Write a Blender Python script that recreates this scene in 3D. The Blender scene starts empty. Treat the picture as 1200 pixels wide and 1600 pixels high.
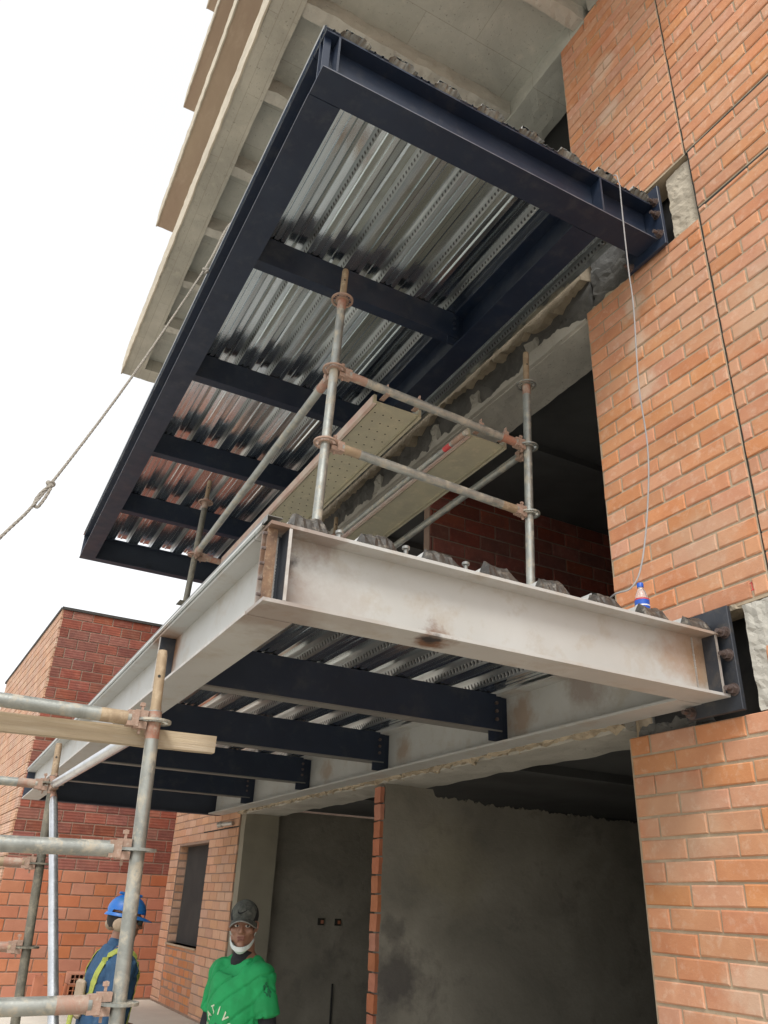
import bpy, bmesh, math, random
from mathutils import Vector, Matrix, noise, Euler
R = math.radians
random.seed(7)
SC = bpy.context.scene
COL = SC.collection
CZ = 1.6                     # height of the eye above the street; design heights below are measured from the eye

# ------------------------------------------------------------------ camera
cd = bpy.data.cameras.new('camera'); cam = bpy.data.objects.new('camera', cd); COL.objects.link(cam); SC.camera = cam
YAW, PIT, ROL, FPX = 0.47467931, 0.46342359, 0.04189704, 1226.814
f_ = Vector((math.sin(YAW)*math.cos(PIT), math.cos(YAW)*math.cos(PIT), math.sin(PIT)))
r_ = Vector((math.cos(YAW), -math.sin(YAW), 0)); u_ = r_.cross(f_)
r2 = math.cos(ROL)*r_ + math.sin(ROL)*u_; u2 = -math.sin(ROL)*r_ + math.cos(ROL)*u_
mw = Matrix((r2, u2, -f_)).transposed().to_4x4(); mw.translation = (0, 0, CZ)
cam.matrix_world = mw
cd.sensor_fit = 'VERTICAL'; cd.sensor_height = 36; cd.lens = 36*FPX/1600; cd.clip_end = 2000; cd.clip_start = 0.05

# ------------------------------------------------------------------ world and sun (bright overcast)
SUN_EL, SUN_AZ = R(52), R(215)
w = bpy.data.worlds.new('World'); SC.world = w; w.use_nodes = True
nt = w.node_tree; nt.nodes.clear()
sky = nt.nodes.new('ShaderNodeTexSky'); sky.sky_type = 'NISHITA'; sky.sun_disc = False
sky.sun_elevation = SUN_EL; sky.sun_rotation = SUN_AZ; sky.air_density = 1.2; sky.dust_density = 3.0; sky.ozone_density = 1.0
hs = nt.nodes.new('ShaderNodeHueSaturation'); hs.inputs['Saturation'].default_value = 0.12; hs.inputs['Value'].default_value = 1.0
bg = nt.nodes.new('ShaderNodeBackground'); bg.inputs['Strength'].default_value = 0.15
wo = nt.nodes.new('ShaderNodeOutputWorld')
mxs = nt.nodes.new('ShaderNodeMix'); mxs.data_type = 'RGBA'; mxs.inputs[0].default_value = .55; mxs.inputs[7].default_value = (4.3, 4.35, 4.4, 1)   # even cloud cover
nt.links.new(sky.outputs[0], hs.inputs['Color']); nt.links.new(hs.outputs[0], mxs.inputs[6]); nt.links.new(mxs.outputs[2], bg.inputs[0]); nt.links.new(bg.outputs[0], wo.inputs[0])
sd = bpy.data.lights.new('sun', 'SUN'); sd.energy = 1.2; sd.angle = R(18); sd.color = (1.0, 0.96, 0.9)
sun = bpy.data.objects.new('sun', sd); COL.objects.link(sun)
sdir = Vector((math.sin(SUN_AZ)*math.cos(SUN_EL), math.cos(SUN_AZ)*math.cos(SUN_EL), math.sin(SUN_EL)))
sun.rotation_euler = sdir.to_track_quat('Z', 'Y').to_euler()
vs = SC.view_settings; vs.view_transform = 'Standard'; vs.look = 'None'; vs.gamma = 1; vs.exposure = 0.95; vs.use_curve_mapping = False

# ------------------------------------------------------------------ materials
def lnk(nt, a, b): nt.links.new(a, b)
def new_mat(name):
    m = bpy.data.materials.new(name); m.use_nodes = True
    return m, m.node_tree, m.node_tree.nodes['Principled BSDF']
def mixc(nt, fac, a, b, mode='MIX'):
    n = nt.nodes.new('ShaderNodeMix'); n.data_type = 'RGBA'; n.blend_type = mode
    if hasattr(fac, 'node'): lnk(nt, fac, n.inputs[0])
    else: n.inputs[0].default_value = fac
    for k, v in ((6, a), (7, b)):
        if hasattr(v, 'node'): lnk(nt, v, n.inputs[k])
        else: n.inputs[k].default_value = (*v, 1)
    return n.outputs[2]
def mth(nt, op, a, b=None, clamp=False):
    n = nt.nodes.new('ShaderNodeMath'); n.operation = op; n.use_clamp = clamp
    for k, v in ((0, a), (1, b)):
        if v is None: continue
        if hasattr(v, 'node'): lnk(nt, v, n.inputs[k])
        else: n.inputs[k].default_value = v
    return n.outputs[0]
def rng(nt, v, a, b, c=0.0, d=1.0):
    n = nt.nodes.new('ShaderNodeMapRange'); n.clamp = True
    lnk(nt, v, n.inputs[0])
    for i, x in enumerate((a, b, c, d)): n.inputs[i+1].default_value = x
    return n.outputs[0]
def pos(nt, stretch=(1, 1, 1), obj=False):
    m = nt.nodes.new('ShaderNodeMapping'); m.inputs['Scale'].default_value = stretch
    if obj:
        g = nt.nodes.new('ShaderNodeTexCoord'); lnk(nt, g.outputs['Object'], m.inputs[0])
    else:
        g = nt.nodes.new('ShaderNodeNewGeometry'); lnk(nt, g.outputs['Position'], m.inputs[0])
    return m.outputs[0]
def nz(nt, vec, scale, detail=4, rough=.55, dist=0):
    n = nt.nodes.new('ShaderNodeTexNoise'); n.inputs['Scale'].default_value = scale; n.inputs['Detail'].default_value = detail
    n.inputs['Roughness'].default_value = rough; n.inputs['Distortion'].default_value = dist
    lnk(nt, vec, n.inputs['Vector']); return n.outputs[0]
def bump(nt, b, h, strength, dist=.01, prev=None):
    n = nt.nodes.new('ShaderNodeBump'); n.inputs['Strength'].default_value = strength; n.inputs['Distance'].default_value = dist
    lnk(nt, h, n.inputs['Height'])
    if prev is not None: lnk(nt, prev, n.inputs['Normal'])
    if b is not None: lnk(nt, n.outputs[0], b.inputs['Normal'])
    return n.outputs[0]
def stainmix(nt, col, vec, stains):
    for (p, rad, c, amt) in stains:
        d = nt.nodes.new('ShaderNodeVectorMath'); d.operation = 'DISTANCE'; lnk(nt, vec, d.inputs[0])
        d.inputs[1].default_value = (p[0], p[1], p[2]+CZ)
        n = nz(nt, vec, 1.2/rad, 5, .65)
        v = mth(nt, 'ADD', mth(nt, 'DIVIDE', d.outputs['Value'], rad), mth(nt, 'MULTIPLY', mth(nt, 'SUBTRACT', n, .5), 1.9))
        col = mixc(nt, rng(nt, v, .45, 1.05, amt, 0.0), col, c)
    return col
def M(name, c1, c2=None, scale=4, rough=.8, metal=0, bmp=.25, bscale=60, bdist=.004, c3=None, rnd=0, island=False, stretch=(1, 1, 1), stains=(), r2=None, obj=False, spec=.5, contrast=(.35, .65)):
    m, nt, b = new_mat(name)
    v = pos(nt, stretch, obj)
    c2 = c2 or tuple(x*.8 for x in c1)
    col = mixc(nt, rng(nt, nz(nt, v, scale, 6, .6, .4), *contrast), c1, c2)
    if c3: col = mixc(nt, rng(nt, nz(nt, v, scale*3.1, 5, .7, .2), .52, .72, 0, .8), col, c3)
    if rnd:
        if island:
            g = nt.nodes.new('ShaderNodeNewGeometry'); rv = g.outputs['Random Per Island']
        else:
            g = nt.nodes.new('ShaderNodeObjectInfo'); rv = g.outputs['Random']
        h = nt.nodes.new('ShaderNodeHueSaturation'); lnk(nt, col, h.inputs['Color'])
        lnk(nt, rng(nt, rv, 0, 1, 1-rnd, 1+rnd*.8), h.inputs['Value'])
        r3 = mth(nt, 'FRACT', mth(nt, 'MULTIPLY', rv, 17.31)); lnk(nt, rng(nt, r3, 0, 1, .495, .504), h.inputs['Hue'])
        r4 = mth(nt, 'FRACT', mth(nt, 'MULTIPLY', rv, 53.7)); lnk(nt, rng(nt, r4, 0, 1, .88, 1.08), h.inputs['Saturation'])
        col = h.outputs[0]
    vp = pos(nt)
    col = stainmix(nt, col, vp, stains)
    lnk(nt, col, b.inputs['Base Color'])
    b.inputs['Roughness'].default_value = rough; b.inputs['Metallic'].default_value = metal
    b.inputs['Specular IOR Level'].default_value = spec
    if r2 is not None: lnk(nt, rng(nt, nz(nt, v, scale*2.3, 4), .35, .65, rough, r2), b.inputs['Roughness'])
    if bmp: bump(nt, b, nz(nt, v, bscale, 5, .65), bmp, bdist)
    return m

RUST = (.16, .075, .035); BURN = (.035, .03, .03)
MT = {}
for isl in (0, 1):
    s = '_mass' if isl else ''
    MT['brick'+s] = M('orange_brick'+s, (.56, .268, .14), (.49, .218, .112), 6, .85, bmp=.45, bscale=55, c3=(.60, .38, .26), rnd=.10, island=isl,
        stains=[((2.8, 2.45, z_), r_s, (.58, .48, .37), a_) for z_, r_s, a_ in ((3.1, .10, .6), (2.85, .09, .5), (2.55, .12, .45), (5.2, .14, .5), (4.75, .12, .4))]+[((2.8, 2.2, 1.55), .22, (.50, .36, .25), .35), ((2.8, 2.6, .35), .25, (.50, .36, .25), .4), ((2.8, 1.7, 2.6), .3, (.52, .38, .27), .4), ((2.8, 2.3, -.25), .16, (.60, .48, .36), .5)])
    MT['pink'+s] = M('pale_scored_brick'+s, (.60, .36, .235), (.52, .28, .17), 30, .85, bmp=.5, bscale=26, bdist=.006, rnd=.12, island=isl, stretch=(1, 3, .25))
    MT['sill'+s] = M('orange_scored_brick'+s, (.55, .25, .12), (.45, .19, .09), 30, .85, bmp=.5, bscale=26, bdist=.006, rnd=.14, island=isl, stretch=(1, 3, .25))
    MT['block'+s] = M('clay_block'+s, (.44, .165, .085), (.39, .14, .07), 7, .85, bmp=.3, rnd=.09, island=isl)
    MT['dark'+s] = M('old_red_block'+s, (.26, .068, .04), (.17, .05, .035), 6, .9, bmp=.3, c3=(.30, .12, .08), rnd=.28, island=isl)
def scored(name, c1, c2, axis, freq, amt, rnd=.2, isl=0):
    """clay block face with parallel scored lines (fine relief)"""
    m = M(name, c1, c2, 6, .88, bmp=0, rnd=rnd, island=isl, c3=(c1[0]*1.15, c1[1]*1.7, c1[2]*1.9))
    nt = m.node_tree; b = nt.nodes['Principled BSDF']
    sp = nt.nodes.new('ShaderNodeSeparateXYZ'); lnk(nt, pos(nt), sp.inputs[0])
    s = mth(nt, 'SINE', mth(nt, 'MULTIPLY', sp.outputs[axis], freq))
    p = bump(nt, None, nz(nt, pos(nt), 60, 4), .25, .004)
    bump(nt, b, s, amt, .005, p)
    return m
MT['striped'] = scored('scored_red_block', (.27, .082, .050), (.19, .058, .040), 2, 2*math.pi/.034, .3, .2)
MT['stripedpale'] = scored('scored_pale_block', (.50, .30, .20), (.40, .22, .14), 2, 2*math.pi/.034, .45, .10, 1)
MT['mortar'] = M('mortar', (.44, .355, .25), (.35, .275, .19), 12, .95, bmp=.6, bscale=90)
MT['mortardark'] = M('grey_mortar', (.31, .215, .16), (.24, .17, .13), 10, .95, bmp=.5, bscale=90)
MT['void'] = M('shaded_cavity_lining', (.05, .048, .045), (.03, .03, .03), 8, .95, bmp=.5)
def concrete(name, c1, c2, c3, boards=None, scale=1.6, bmp=.35, stains=()):
    m, nt, b = new_mat(name)
    v = pos(nt)
    col = mixc(nt, rng(nt, nz(nt, v, scale, 8, .62, .6), .35, .66), c1, c2)
    col = mixc(nt, rng(nt, nz(nt, v, scale*5.3, 6, .7), .55, .75, 0, .7), col, c3)
    pits = nz(nt, v, 55, 3, .5)
    col = mixc(nt, rng(nt, pits, .66, .74, 0, .55), col, tuple(x*.35 for x in c2))
    h = nz(nt, v, 28, 6, .7)
    nb = bump(nt, None, h, bmp, .008)
    nb = bump(nt, None, rng(nt, pits, .6, .74, 1, 0), .5, .004, nb)
    if boards:
        br = nt.nodes.new('ShaderNodeTexBrick'); mp = nt.nodes.new('ShaderNodeMapping'); lnk(nt, v, mp.inputs[0])
        lnk(nt, mp.outputs[0], br.inputs['Vector']); br.inputs['Scale'].default_value = 1
        mp.inputs['Rotation'].default_value = (0, 0, math.pi/2 if boards[0] > 1 else 0); br.inputs['Brick Width'].default_value = boards[0]; br.inputs['Row Height'].default_value = boards[1]
        br.inputs['Mortar Size'].default_value = .004; br.inputs['Mortar Smooth'].default_value = .4
        br.inputs['Color1'].default_value = (1, 1, 1, 1); br.inputs['Color2'].default_value = (.9, .9, .88, 1); br.inputs['Mortar'].default_value = (.72, .70, .67, 1)
        col = mixc(nt, .8, col, br.outputs['Color'], 'MULTIPLY')
        nb = bump(nt, None, br.outputs['Fac'], -.4, .005, nb)
    col = stainmix(nt, col, v, stains)
    lnk(nt, nb, b.inputs['Normal']); lnk(nt, col, b.inputs['Base Color']); b.inputs['Roughness'].default_value = .92
    return m
MT['conc'] = concrete('raw_concrete', (.49, .47, .415), (.35, .335, .295), (.55, .52, .45))
MT['concform'] = concrete('board_marked_concrete', (.50, .475, .41), (.36, .345, .30), (.53, .50, .42), boards=(1.45, .115))
MT['concgreen'] = concrete('smooth_grey_green_concrete', (.48, .48, .43), (.35, .355, .32), (.55, .53, .46), boards=(.9, .45), bmp=.15)
MT['fascia'] = concrete('weathered_concrete_edge', (.52, .46, .36), (.42, .37, .29), (.58, .52, .42), bmp=.5)
MT['rough'] = concrete('broken_concrete', (.46, .385, .28), (.34, .28, .20), (.52, .45, .34), scale=4, bmp=1.0)
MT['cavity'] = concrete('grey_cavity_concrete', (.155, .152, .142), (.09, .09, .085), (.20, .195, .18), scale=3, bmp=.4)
MT['formwork'] = M('tan_formwork_board', (.42, .32, .23), (.36, .26, .19), 2, .85, bmp=.3, bscale=30, c3=(.46, .35, .26), stretch=(1, .3, 1))
MT['plaster'] = M('grey_plaster', (.33, .305, .25), (.21, .195, .16), 1.3, .93, bmp=.45, bscale=22, bdist=.012, c3=(.17, .155, .135),
    stains=[((2.95, 5.3, -.45), .22, (.10, .09, .085), .8), ((2.93, 5.3, -.15), .10, (.11, .10, .09), .6), ((3.4, 5.3, .3), .35, (.30, .27, .19), .5)])
MT['pier'] = M('pier_plaster', (.30, .275, .21), (.24, .22, .17), 2, .93, bmp=.3, bscale=20)
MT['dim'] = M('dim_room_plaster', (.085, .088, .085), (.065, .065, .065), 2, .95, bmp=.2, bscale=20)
NAVY1, NAVY2 = (.007, .015, .036), (.010, .020, .044)
MT['navy'] = M('navy_steel_paint', NAVY1, NAVY2, 3, .42, bmp=.04, bscale=25, r2=.6, c3=(.034, .040, .054))
MT['navygrey'] = M('blue_grey_steel_paint', (.030, .040, .062), (.022, .030, .05), 3, .5, bmp=.05, bscale=25, r2=.6,
    stains=[((1.02, 8.88, 3.45), .10, (.008, .010, .018), .95), ((1.12, 8.88, 3.40), .09, (.008, .010, .018), .9), ((1.5, 8.88, 3.42), .12, (.008, .010, .018), .9)])
MT['navyedge'] = M('edge_highlight_paint', (.16, .17, .20), (.10, .11, .14), 12, .45, bmp=.05)  # pale tone with the flange-edge highlight put into the colour
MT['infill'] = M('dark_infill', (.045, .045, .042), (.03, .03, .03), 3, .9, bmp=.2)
ZB, ZT, L2 = .813, 1.085, 2.538
gst = [((.73, 2.2, .95), .12, RUST, .85), ((.80, 2.25, .98), .05, BURN, .8), ((.72, 2.19, 1.08), .12, RUST, .8), ((.90, 2.2, 1.075), .10, RUST, .5),
       ((2.68, 2.24, .95), .12, (.24, .17, .10), .8), ((2.74, 2.2, 1.0), .09, BURN, .8), ((2.62, 2.2, 1.07), .22, (.30, .17, .09), .6), ((1.36, 2.24, .80), .085, RUST, .95), ((1.34, 2.22, .805), .05, BURN, 1.0),
       ((.76, 3.68, 1.02), .14, RUST, .9), ((.76, 3.62, 1.04), .2, (.32, .17, .09), .6), ((.8, 2.3, .813), .22, RUST, .5), ((1.0, 2.19, .83), .16, (.36, .33, .30), .6),
       ((2.66, 2.95, 1.05), .2, RUST, .5), ((2.66, 3.5, .95), .14, (.30, .2, .13), .7), ((2.66, 4.8, .95), .12, (.30, .2, .13), .6), ((2.66, 6.05, .95), .12, (.30, .2, .13), .6)]
MT['primer'] = M('grey_primer_steel', (.47, .475, .46), (.425, .425, .405), 2.2, .5, bmp=.06, bscale=30, c3=(.38, .34, .285), r2=.62, stains=gst)
MT['plate'] = M('bare_steel_plate', (.055, .06, .07), (.035, .04, .05), 5, .45, metal=.3, bmp=.1, c3=(.10, .09, .08))
MT['rusty'] = M('scorched_rusty_plate', (.22, .13, .075), (.12, .07, .045), 18, .7, bmp=.3, c3=(.33, .24, .15))
MT['edge'] = M('bare_cut_steel_and_highlight', (.55, .53, .50), (.42, .38, .34), 20, .45, metal=.5, bmp=.1)
MT['bolt'] = M('weathered_bolt', (.20, .16, .15), (.12, .09, .08), 40, .5, metal=.7, bmp=.2)
def galv(name, c1, c2, ra, rb, emb=False, tint=None):
    m, nt, b = new_mat(name)
    vs_ = pos(nt, (22, .55, 22)); v = pos(nt)
    col = mixc(nt, rng(nt, nz(nt, vs_, 1.0, 3, .5), .4, .7), c1, c2)
    col = mixc(nt, rng(nt, nz(nt, v, 3, 6, .7), .55, .75, 0, .55), col, tuple(x*.55 for x in c1))
    lnk(nt, col, b.inputs['Base Color']); b.inputs['Metallic'].default_value = 1
    lnk(nt, rng(nt, nz(nt, vs_, 1.4, 4), .3, .7, ra, rb), b.inputs['Roughness'])
    nb = bump(nt, None, nz(nt, v, 75, 3, .6), .10, .003)
    nb = bump(nt, None, nz(nt, v, 7, 3), .10, .006, nb)
    if emb:
        sp = nt.nodes.new('ShaderNodeSeparateXYZ'); lnk(nt, v, sp.inputs[0])
        a = mth(nt, 'SINE', mth(nt, 'MULTIPLY', sp.outputs[1], 2*math.pi/.031))
        zr = mth(nt, 'MODULO', mth(nt, 'SUBTRACT', sp.outputs[2], 1.088+1.6-.01), 2.538)
        band = mth(nt, 'MULTIPLY', rng(nt, zr, .020, .026), rng(nt, zr, .046, .040))   # one row of pressed dimples half way up the web
        a2 = mth(nt, 'MULTIPLY', rng(nt, a, -.1, .3), band)
        nb = bump(nt, None, a2, .7, .006, nb)
        col = mixc(nt, mth(nt, 'MULTIPLY', rng(nt, a, .0, .4, 0, .85), band), col, (.05, .05, .055)); lnk(nt, col, b.inputs['Base Color'])
    lnk(nt, nb, b.inputs['Normal'])
    return m
MT['deck'] = galv('galvanised_decking', (.90, .96, .98), (.66, .72, .75), .13, .26)
MT['deckemb'] = galv('galvanised_decking_embossed', (.72, .74, .74), (.45, .47, .48), .3, .42, emb=True)
MT['decktop'] = M('dusty_zinc_top', (.66, .66, .63), (.52, .52, .50), 5, .5, metal=.5, bmp=.2, c3=(.55, .51, .44))
MT['capgrey'] = M('grey_rib_end_metal', (.17, .165, .145), (.10, .098, .088), 9, .85, metal=0, bmp=.5, bscale=18, bdist=.012, c3=(.3, .27, .21))
MT['flange'] = M('grey_flange_paint', (.19, .185, .17), (.14, .14, .135), 4, .6, bmp=.1)
MT['cap'] = M('crushed_rib_end_metal', (.085, .078, .068), (.05, .046, .042), 9, .5, metal=.4, bmp=.5, bscale=18, bdist=.012, c3=(.24, .21, .17))
MT['trim'] = M('galvanised_edge_trim', (.30, .30, .28), (.20, .20, .19), 6, .45, metal=.6, bmp=.1)
def tube_mat(name, c1, c2, c3, amt, metal=.55, rough=.42):
    m, nt, b = new_mat(name); v = pos(nt)
    col = mixc(nt, rng(nt, nz(nt, v, 7, 6, .7, .5), .38, .62), c1, c2)
    f = rng(nt, nz(nt, v, 16, 6, .75), .50, .62, 0, amt)
    col = mixc(nt, f, col, c3); lnk(nt, col, b.inputs['Base Color'])
    lnk(nt, mth(nt, 'SUBTRACT', metal, mth(nt, 'MULTIPLY', f, metal*.9), True), b.inputs['Metallic'])
    lnk(nt, mth(nt, 'ADD', rough, mth(nt, 'MULTIPLY', f, .4)), b.inputs['Roughness'])
    bump(nt, b, nz(nt, v, 90, 5, .7), .35, .003)
    return m
MT['tube'] = tube_mat('galvanised_tube_with_cement', (.36, .37, .34), (.25, .26, .24), (.45, .40, .31), .85)
MT['tubedark'] = tube_mat('dull_dirty_tube', (.17, .16, .125), (.11, .105, .085), (.27, .24, .18), .7, .3, .55)
MT['tubebright'] = tube_mat('bright_new_tube', (.62, .64, .66), (.50, .52, .54), (.5, .5, .5), .15, .9, .28)
MT['spigot'] = tube_mat('tan_cement_caked_tube', (.36, .27, .17), (.28, .20, .13), (.48, .38, .26), .8, .2, .6)
MT['redtube'] = tube_mat('tube_with_red_oxide', (.38, .17, .11), (.33, .24, .19), (.42, .36, .29), .8, .2, .6)
MT['wedge'] = M('pinkish_rusted_casting', (.38, .25, .19), (.28, .19, .14), 30, .75, bmp=.5, c3=(.45, .38, .31))
MT['plank'] = M('cement_stained_steel_plank', (.42, .385, .27), (.35, .325, .24), 5, .7, bmp=.3, bscale=60, c3=(.5, .43, .30))
MT['hole'] = M('punched_hole_shadow', (.03, .03, .025), None, 5, .9, bmp=0)
MT['plankedge'] = M('worn_plank_edge', (.55, .46, .38), (.5, .33, .27), 9, .65, bmp=.2)
MT['red'] = M('red_paint_mark', (.55, .05, .05), (.45, .06, .06), 30, .6, bmp=.1)
MT['timber'] = M('weathered_timber', (.47, .38, .26), (.36, .28, .19), 3, .85, bmp=.6, bscale=14, bdist=.006, c3=(.50, .43, .33), stretch=(.35, 6, 9))
MT['rope'] = M('grey_rope', (.38, .35, .30), (.25, .23, .20), 90, .95, bmp=1, bscale=220)
MT['wire'] = M('white_cable', (.30, .29, .29), (.25, .25, .25), 20, .5, bmp=.1)
MT['ground'] = M('dusty_ground', (.47, .44, .38), (.40, .37, .32), .8, .95, bmp=.5, bscale=25, bdist=.02, c3=(.28, .25, .21))
MT['terrace'] = M('pale_screed', (.62, .58, .50), (.55, .51, .44), 3, .95, bmp=.4)
MT['hollow'] = M('hollow_clay_brick', (.50, .20, .11), (.40, .15, .08), 8, .9, bmp=.3, rnd=.1)
MT['coping'] = M('dark_coping', (.06, .055, .05), (.04, .038, .035), 6, .8, bmp=.3)

# ------------------------------------------------------------------ object helpers
def empty(name, label, cat, loc=(0, 0, 0), group=None, rz=0):
    o = bpy.data.objects.new(name, None); COL.objects.link(o)
    o.location = (loc[0], loc[1], loc[2]+CZ); o.rotation_euler.z = rz; o.empty_display_size = .2
    o['label'] = label; o['category'] = cat
    if group: o['group'] = group
    return o
def wloc(o):
    v = Vector((0, 0, 0)); 
    while o is not None: v += o.location; o = o.parent
    return v
def obj(name, bm, mat, parent=None, smooth=False, local=False, kind=None, label=None):
    """link one mesh; vertices are in design coordinates unless local"""
    if not local:
        off = Vector((0, 0, CZ)) - (wloc(parent) if parent else Vector())
        bmesh.ops.translate(bm, verts=bm.verts, vec=off)
    me = bpy.data.meshes.new(name); bmesh.ops.recalc_face_normals(bm, faces=bm.faces) if not getattr(bm, 'keep', 0) else None
    bm.to_mesh(me); bm.free()
    for m in (mat if isinstance(mat, (list, tuple)) else [mat]): me.materials.append(m)
    if smooth:
        for p in me.polygons: p.use_smooth = True
        try: me.set_sharp_from_angle(angle=R(42))
        except Exception: pass
    o = bpy.data.objects.new(name, me); COL.objects.link(o)
    if parent: o.parent = parent
    if kind: o['kind'] = kind
    if label: o['label'] = label
    return o
def BM(): return bmesh.new()
def box(bm, x0, x1, y0, y1, z0, z1, mi=0, bev=0):
    vs = [bm.verts.new((x, y, z)) for x in (x0, x1) for y in (y0, y1) for z in (z0, z1)]
    fs = []
    for q in ((0, 1, 3, 2), (4, 6, 7, 5), (0, 4, 5, 1), (2, 3, 7, 6), (0, 2, 6, 4), (1, 5, 7, 3)):
        f = bm.faces.new([vs[i] for i in q]); f.material_index = mi; fs.append(f)
    if bev:
        es = list({e for f in fs for e in f.edges})
        bmesh.ops.bevel(bm, geom=es, offset=bev, segments=1, affect='EDGES')
    return vs
def roughbox(x0, x1, y0, y1, z0, z1, seg=.06, amp=.01, fs=9, seed=0, axes=(1, 1, 1)):
    """box whose faces are subdivided and broken up by noise"""
    bm = BM(); L = (x1-x0, y1-y0, z1-z0); n = [max(1, min(160, round(l/seg))) for l in L]
    cache = {}
    def V(i, j, k):
        key = (i, j, k)
        if key not in cache:
            p = Vector((x0+L[0]*i/n[0], y0+L[1]*j/n[1], z0+L[2]*k/n[2]))
            d = noise.turbulence_vector(p*fs+Vector((seed, 0, 0)), 3, False)
            cache[key] = bm.verts.new(p+Vector((d.x*axes[0], d.y*axes[1], d.z*axes[2]))*amp)
        return cache[key]
    for a, b, c in ((0, 1, 2), (1, 2, 0), (0, 2, 1)):
        for s in (0, n[c]):
            for i in range(n[a]):
                for j in range(n[b]):
                    q = []
                    for di, dj in ((0, 0), (1, 0), (1, 1), (0, 1)):
                        ix = [0, 0, 0]; ix[a] = i+di; ix[b] = j+dj; ix[c] = s; q.append(V(*ix))
                    bm.faces.new(q)
    return bm
def tube(bm, pts, rad, seg=14, cap=True, mi=0):
    pts = [Vector(p) for p in pts]; rads = rad if isinstance(rad, (list, tuple)) else [rad]*len(pts)
    t0 = (pts[1]-pts[0]).normalized(); a = Vector((0, 0, 1)) if abs(t0.z) < .9 else Vector((1, 0, 0)); n = t0.cross(a).normalized()
    rings = []
    for i, p in enumerate(pts):
        t = (pts[min(i+1, len(pts)-1)]-pts[max(i-1, 0)]).normalized()
        n = (n-t*n.dot(t)).normalized(); b = t.cross(n)
        rings.append([bm.verts.new(p+(n*math.cos(2*math.pi*k/seg)+b*math.sin(2*math.pi*k/seg))*rads[i]) for k in range(seg)])
    for r0, r1 in zip(rings, rings[1:]):
        for k in range(seg):
            f = bm.faces.new((r0[k], r0[(k+1) % seg], r1[(k+1) % seg], r1[k])); f.material_index = mi
    if cap:
        bm.faces.new(rings[0][::-1]).material_index = mi; bm.faces.new(rings[-1]).material_index = mi
def lathe(bm, prof, seg=20, c=(0, 0, 0), mi=0):
    rings = [[bm.verts.new((c[0]+r*math.cos(2*math.pi*k/seg), c[1]+r*math.sin(2*math.pi*k/seg), c[2]+z)) for k in range(seg)] for r, z in prof]
    for r0, r1 in zip(rings, rings[1:]):
        for k in range(seg): bm.faces.new((r0[k], r0[(k+1) % seg], r1[(k+1) % seg], r1[k])).material_index = mi
    bm.faces.new(rings[0][::-1]).material_index = mi; bm.faces.new(rings[-1]).material_index = mi
def ibeam(bm, axis, a0, a1, c, zb, zt, bf, tf=.012, tw=.009):
    h = bf/2; w_ = tw/2
    pr = [(-h, zb), (h, zb), (h, zb+tf), (w_, zb+tf), (w_, zt-tf), (h, zt-tf), (h, zt), (-h, zt), (-h, zt-tf), (-w_, zt-tf), (-w_, zb+tf), (-h, zb+tf)]
    def P(a, u, z): return (a, c+u, z) if axis == 'x' else (c+u, a, z)
    A = [bm.verts.new(P(a0, u, z)) for u, z in pr]; B = [bm.verts.new(P(a1, u, z)) for u, z in pr]
    n = len(pr)
    for i in range(n): bm.faces.new((A[i], A[(i+1) % n], B[(i+1) % n], B[i]))
    for S in (A, B):
        for q in ((0, 1, 2, 3, 10, 11), (3, 4, 9, 10), (4, 5, 6, 7, 8, 9)): bm.faces.new([S[i] for i in q])

# bricks: chamfered 18-triangle pieces, shared between alike bricks
BMESH = {}
def brick_mesh(L, H, D, var, mat):
    key = (round(L, 3), H, var, mat.name)
    if key in BMESH: return BMESH[key]
    rn = random.Random(hash(key) if False else int(L*1000)*7+var*31)
    ch = .004
    def j(a=.0012): return rn.uniform(-a, a)
    l, h = L/2, H/2
    vs = [(-l, D, -h), (l, D, -h), (l, D, h), (-l, D, h)]
    ring = [(-l, ch, -h), (l, ch, -h), (l, ch, h), (-l, ch, h)]
    vs += [(x+j(), y, z+j()) for x, y, z in ring]
    c2 = ch*1.3
    vs += [(-l+c2+j(.002), j(.001), -h+c2+j(.002)), (l-c2+j(.002), j(.001), -h+c2+j(.002)), (l-c2+j(.002), j(.001), h-c2+j(.002)), (-l+c2+j(.002), j(.001), h-c2+j(.002))]
    fs = []
    for a in (0, 4):
        for i in range(4): fs.append((a+i, a+(i+1) % 4, a+4+(i+1) % 4, a+4+i))
    fs.append((8, 9, 10, 11))
    me = bpy.data.meshes.new('brick'); me.from_pydata(vs, [], fs); me.materials.append(mat)
    BMESH[key] = me; me['v'] = 0
    return me
def course_bricks(u0, u1, z0, z1, PL, PH, j=.011, start=0.0, anchor=None, holes=(), zref=None):
    """rows of a running bond on a rectangle; returns (uc, zc, length, height)"""
    out = []; zref = z0 if zref is None else zref
    k0 = math.floor((z0-zref)/PH+1e-6); k = k0
    while zref+k*PH < z1-.012:
        za, zb = max(z0, zref+k*PH), min(z1, zref+(k+1)*PH)
        if zb-za > .02:
            off = start+(PL/2 if k % 2 else 0)+random.uniform(-.006, .006)
            a = u0-((u0-off) % PL) if False else off+math.floor((u0-off)/PL)*PL
            while a < u1-.01:
                b0, b1 = max(u0, a), min(u1, a+PL)
                segs = [(b0, b1)]
                for (h0, h1, hz0, hz1) in holes:
                    if zb > hz0+.02 and za < hz1-.02:
                        ns = []
                        for s0, s1 in segs:
                            if s1 <= h0 or s0 >= h1: ns.append((s0, s1)); continue
                            if s0 < h0: ns.append((s0, h0))
                            if s1 > h1: ns.append((h1, s1))
                        segs = ns
                for s0, s1 in segs:
                    if s1-s0 > .035: out.append(((s0+s1)/2, (za+zb)/2+(j/2), s1-s0-j, min(.2, zb-za-j)))
                a += PL
        k += 1
    return out
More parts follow.
